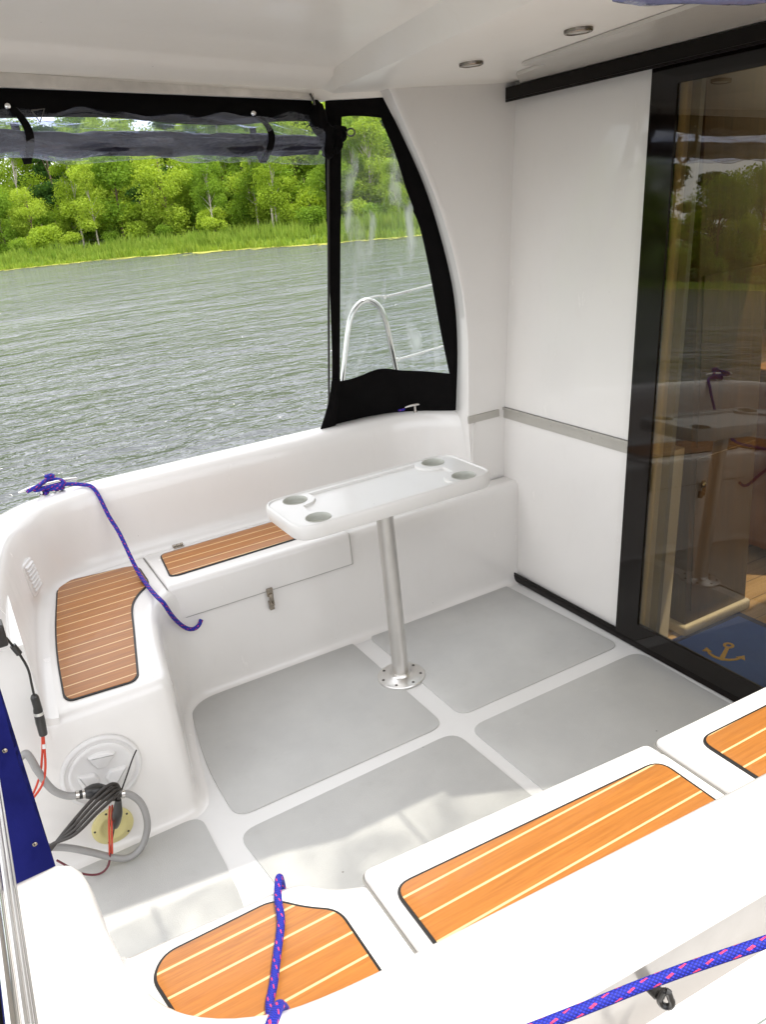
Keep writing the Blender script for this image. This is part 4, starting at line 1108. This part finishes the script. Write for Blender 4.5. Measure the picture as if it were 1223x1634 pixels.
for i in range(31):
    x = -1.250-.42*i/30; s_ = []
    for side_ in (0, 1):
        for j in (range(13) if not side_ else range(12, -1, -1)):
            t = j/12; z = .528+.52*t
            d = .012*math.sin(i*.55+t*1.5)*(.3+.7*min(1, i/6))+.006*noise.noise(Vector((x*12, z*6, 1)))
            s_.append((x+.004*math.sin(z*14), -.915+d-.003*side_, z))
    secs.append(s_)
v, f = loft(secs, True, True, True); mk('cloth', v, f, 'blue_canvas', bc, ang=70)
for z in (.83, .62):
    b = B(); v, f = lathe([(.0045, 0), (.0045, .002), (.003, .0035), (0, .004)], (-1.268, -.922, z), (0, -1, 0), 14); b.add(v, f); b.build('snap_button', 'latch', bc)
bc2 = thing('folded_stern_canvas', 'dark blue folded canvas hanging outside the stern rail', 'canvas', (-1.33, -1.8, .6))
v, f = wavy(-1.345, -1.0, -2.4, -.1, .86, 90, 14, .010, 5); mk('cloth', v, f, 'blue_canvas', bc2, ang=70)
P = [(-1.372+.006*math.sin(k*.9), -1.0-k*.10, .875+.006*math.sin(k*1.3)) for k in range(15)]
b = B(); v, f, _ = tube(P, .036, 14, 6); b.add([(x+.006*noise.noise(Vector((x*20, y*7, z*20))), y, z+.008*noise.noise(Vector((x*20, y*6, z*20+5)))) for x, y, z in v], f); b.build('rolled_edge', 'blue_canvas', bc2, ang=80)
b = B(); secs = []
for k in range(30):
    y = -.95-k*.05; w_ = .002*math.sin(k*1.7); secs.append([(-1.308, y, .886), (-1.306, y, .882), (-1.338+w_, y, .884), (-1.338+w_, y, .890)])
v, f = loft(secs, True, True, True); b.add(v, f); b.build('black_tape', 'black_canvas', bc2)

# ------------------------------------------------------------------ hoses, cables at the stern
Y = -.33
hs = thing('grey_drain_hose', 'grey plastic hose looping from the blue canvas beside the round hatch', 'hose', (-1.2, Y, .2))
b = B(); v, f, _ = tube([(-1.30, -.31, .40), (-1.262, -.31, .432), (-1.250, -.315, .425), (-1.240, -.32, .375), (-1.222, Y, .318), (-1.195, Y, .283), (-1.170, Y, .270)], .0098, 14, 6); b.add(v, f); b.build('inlet_hose', 'hose', hs)
b = B(); v, f, _ = tube([(-1.172, Y, .270), (-1.160, Y, .268), (-1.150, Y, .266), (-1.138, Y, .264), (-1.118, Y, .258), (-1.085, Y, .232), (-1.065, Y, .222)], [.0115, .0115, .0125, .018, .022, .019, .012], 14, 5); b.add(v, f); b.build('filter_body', 'black_plastic', hs)
for x, z in ((-1.168, .270), (-1.152, .2665), (-1.058, .220)):
    b = B(); v, f, _ = tube([(x-.004, Y, z+.001), (x+.004, Y, z-.001)], .0128, 16, 1); b.add(v, f); b.build('hose_clamp', 'steel', hs)
b = B(); v, f, _ = tube([(-1.062, Y, .222), (-1.040, Y, .208), (-1.020, Y-.005, .175), (-1.014, Y-.01, .130), (-1.022, Y-.01, .080), (-1.050, Y-.01, .032), (-1.090, Y-.01, .020), (-1.130, Y-.005, .042), (-1.18, Y, .085), (-1.235, Y, .130), (-1.30, Y, .165)], .0098, 14, 6); b.add(v, f); b.build('outlet_hose', 'hose', hs)
cb = thing('cable_bundle', 'dark brown cable loops with red wires in front of the yellowed flange', 'cables', (-1.15, Y, .2))
for k in range(4):
    d = k*.008
    b = B(); v, f, _ = tube([(-1.30, Y-.02, .125+d*.5), (-1.262, Y-.02, .158+d*.4), (-1.20, Y-.025-d, .212-d*.8), (-1.135, Y-.03-d, .262-d*1.2), (-1.092+d*.3, Y-.03-d, .283-d), (-1.070+d*.2, Y-.025, .275-d), (-1.066, Y-.02, .250), (-1.078, Y-.015, .205), (-1.092, -.30, .150), (-1.098, -.275, .100)], .0048, 8, 6); b.add(v, f); b.build('cable', 'brown_cable', cb)
b = B(); v, f, _ = tube([(-1.074, Y-.02, .222), (-1.084, Y-.01, .175), (-1.092, -.315, .135), (-1.097, -.30, .110), (-1.098, -.285, .098)], [.008, .014, .015, .012, .006], 12, 4); b.add(v, f); b.build('cable_boot', 'black_plastic', cb)
for dx in (0, .007):
    b = B(); v, f, _ = tube([(-1.098+dx, Y, .198), (-1.110+dx, Y, .150), (-1.122+dx, Y-.005, .095), (-1.131+dx, Y-.01, .055)], .0028, 8, 5); b.add(v, f); b.build('red_wire', 'red_wire', cb)
b = B(); v, f, _ = tube([(-1.128, Y-.01, .060), (-1.143, Y-.012, .022), (-1.170, Y-.012, .010), (-1.205, Y-.01, .028), (-1.232, Y-.01, .065), (-1.26, Y, .10)], .0030, 8, 6); b.add(v, f); b.build('dark_red_wire', 'purple_wire', cb)
b = B(); v, f, _ = tube([(-1.060, Y-.01, .238), (-1.038, Y-.015, .280), (-1.015, Y-.02, .325), (-.998, Y-.02, .350)], .0022, 8, 5); b.add(v, f); b.build('loose_wire', 'brown_cable', cb)
b = B(); v, f, _ = tube([(-1.094, -.30, .118), (-1.115, -.31, .070), (-1.135, -.32, .022), (-1.145, -.325, .008)], .0020, 8, 5); b.add(v, f); v, f = lathe([(.006, 0), (.006, .008)], (-1.094, -.30, .112), (0, 0, 1), 10); b.add(v, f); b.build('thin_cord', 'brown_cable', cb)
pg = thing('power_lead', 'black lead and connector hanging down the white stern corner', 'cable', (-1.2, -.3, .6))
b = B(); v, f = box(-1.262, -1.220, -.325, -.275, .742, .800, .006); b.add(v, f); b.build('plug', 'black_plastic', pg)
b = B(); v, f, _ = tube([(-1.222, -.30, .755), (-1.212, -.305, .728), (-1.203, -.305, .700), (-1.195, -.302, .655), (-1.197, -.298, .610), (-1.199, -.298, .575)], .0032, 8, 6); b.add(v, f); v, f, _ = tube([(-1.213, -.305, .732), (-1.204, -.305, .705)], .008, 10, 2); b.add(v, f); b.build('lead', 'black_plastic', pg)
b = B(); v, f, _ = tube([(-1.199, -.298, .580), (-1.199, -.298, .572), (-1.199, -.299, .545), (-1.200, -.299, .532), (-1.202, -.300, .500), (-1.204, -.300, .462)], [.006, .0105, .0105, .012, .0125, .0105], 12, 4); b.add(v, f); cn = b.build('connector', 'black_plastic', pg)
b = B(); v, f, _ = tube([(-1.200, -.299, .530), (-1.2005, -.2992, .522)], .0131, 14, 1); b.add(v, f); b.build('collar', 'alu', cn)
b = B(); v, f, _ = tube([(-1.204, -.300, .463), (-1.208, -.302, .440), (-1.212, -.308, .42), (-1.220, -.32, .385), (-1.232, -.33, .355), (-1.25, -.34, .335), (-1.30, -.35, .30)], .0032, 8, 5); b.add(v, f)
v, f, _ = tube([(-1.207, -.300, .463), (-1.214, -.302, .430), (-1.224, -.31, .40), (-1.236, -.32, .37), (-1.262, -.33, .33), (-1.31, -.34, .28)], .0030, 8, 5); b.add(v, f); b.build('red_wire', 'red_wire', pg)
b = B(); v, f, _ = tube([(-1.209, -.302, .436), (-1.211, -.305, .425)], .0052, 10, 1); b.add(v, f); b.build('sleeve', 'white_plastic', pg)

# ------------------------------------------------------------------ boarding hoop and lifelines outside the far side
hp = thing('boarding_hoop', 'stainless steel arched hand hoop standing outside the side window', 'handrail', (.5, 1.0, .7))
b = B(); v, f, _ = tube([(.300, 1.0, .60), (.345, 1.0, .80), (.383, 1.0, .947), (.425, 1.0, 1.105), (.455, 1.0, 1.180), (.500, 1.0, 1.222), (.550, 1.0, 1.228), (.598, 1.0, 1.190), (.625, 1.0, 1.115), (.640, 1.0, 1.0), (.655, 1.0, .88), (.685, 1.0, .60)], .0125, 16, 8); b.add(v, f); b.build('hoop_tube', 'steel', hp)
b = B(); v, f, _ = tube([(.545, 1.0, 1.238), (.60, 1.0, 1.240), (.625, 1.0, 1.232)], .004, 8, 3); b.add(v, f)
v, f = lathe([(.009, -.006), (.009, .006)], (.628, 1.0, 1.231), (0, 1, 0), 14); b.add(v, f); v, f = lathe([(.009, -.006), (.009, .006)], (.668, 1.0, .942), (0, 1, 0), 14); b.add(v, f); b.build('shackle', 'steel', hp)
for z0, z1, x in ((1.231, 1.262, .63), (.942, .968, .67)):
    b = B(); v, f, _ = tube([(x, 1.0, z0), (1.4, 1.0, z1+.02), (2.6, .98, z1+.05)], .0042, 8, 4); b.add(v, f)
    for k in range(10): v, f, _ = tube([(x+.012+k*.013, 1.0, z0+.001+k*.0006), (x+.019+k*.013, 1.0, z0+.0015+k*.0006)], .0060, 8, 1); b.add(v, f)
    tag(b.build('lifeline', 'steel'), 'upper white lifeline wire tied to the top of the steel hoop' if z0 > 1 else 'lower white lifeline wire tied low on the steel hoop', 'wire')
b = B(); v, f, _ = tube([(2.6, .98, .5), (2.6, .98, 1.33)], .0125, 14, 2); b.add(v, f); tag(b.build('stanchion', 'steel'), 'steel stanchion on the side deck holding both lifelines', 'post')
# side deck outside the far coaming and hull bow part
hull = thing('boat_hull', 'white outer hull and side deck of the boat', 'hull', (0, 0, 0))
v, f = box(.70, 4.6, .62, 1.10, -.6, .60, .02); mk('side_deck', v, f, 'gel', hull)
v, f = box(.70, 4.6, -1.95, -1.45, -.6, .58, .02); mk('side_deck', v, f, 'gel', hull)
v, f = box(-1.42, 4.2, -1.7, .8, -.65, -.10, .02); mk('hull_body', v, f, 'gel', hull)
v, f = box(-1.9, -1.43, -1.6, .7, -.2, -.08, .02); mk('swim_platform', v, f, 'gel', hull)
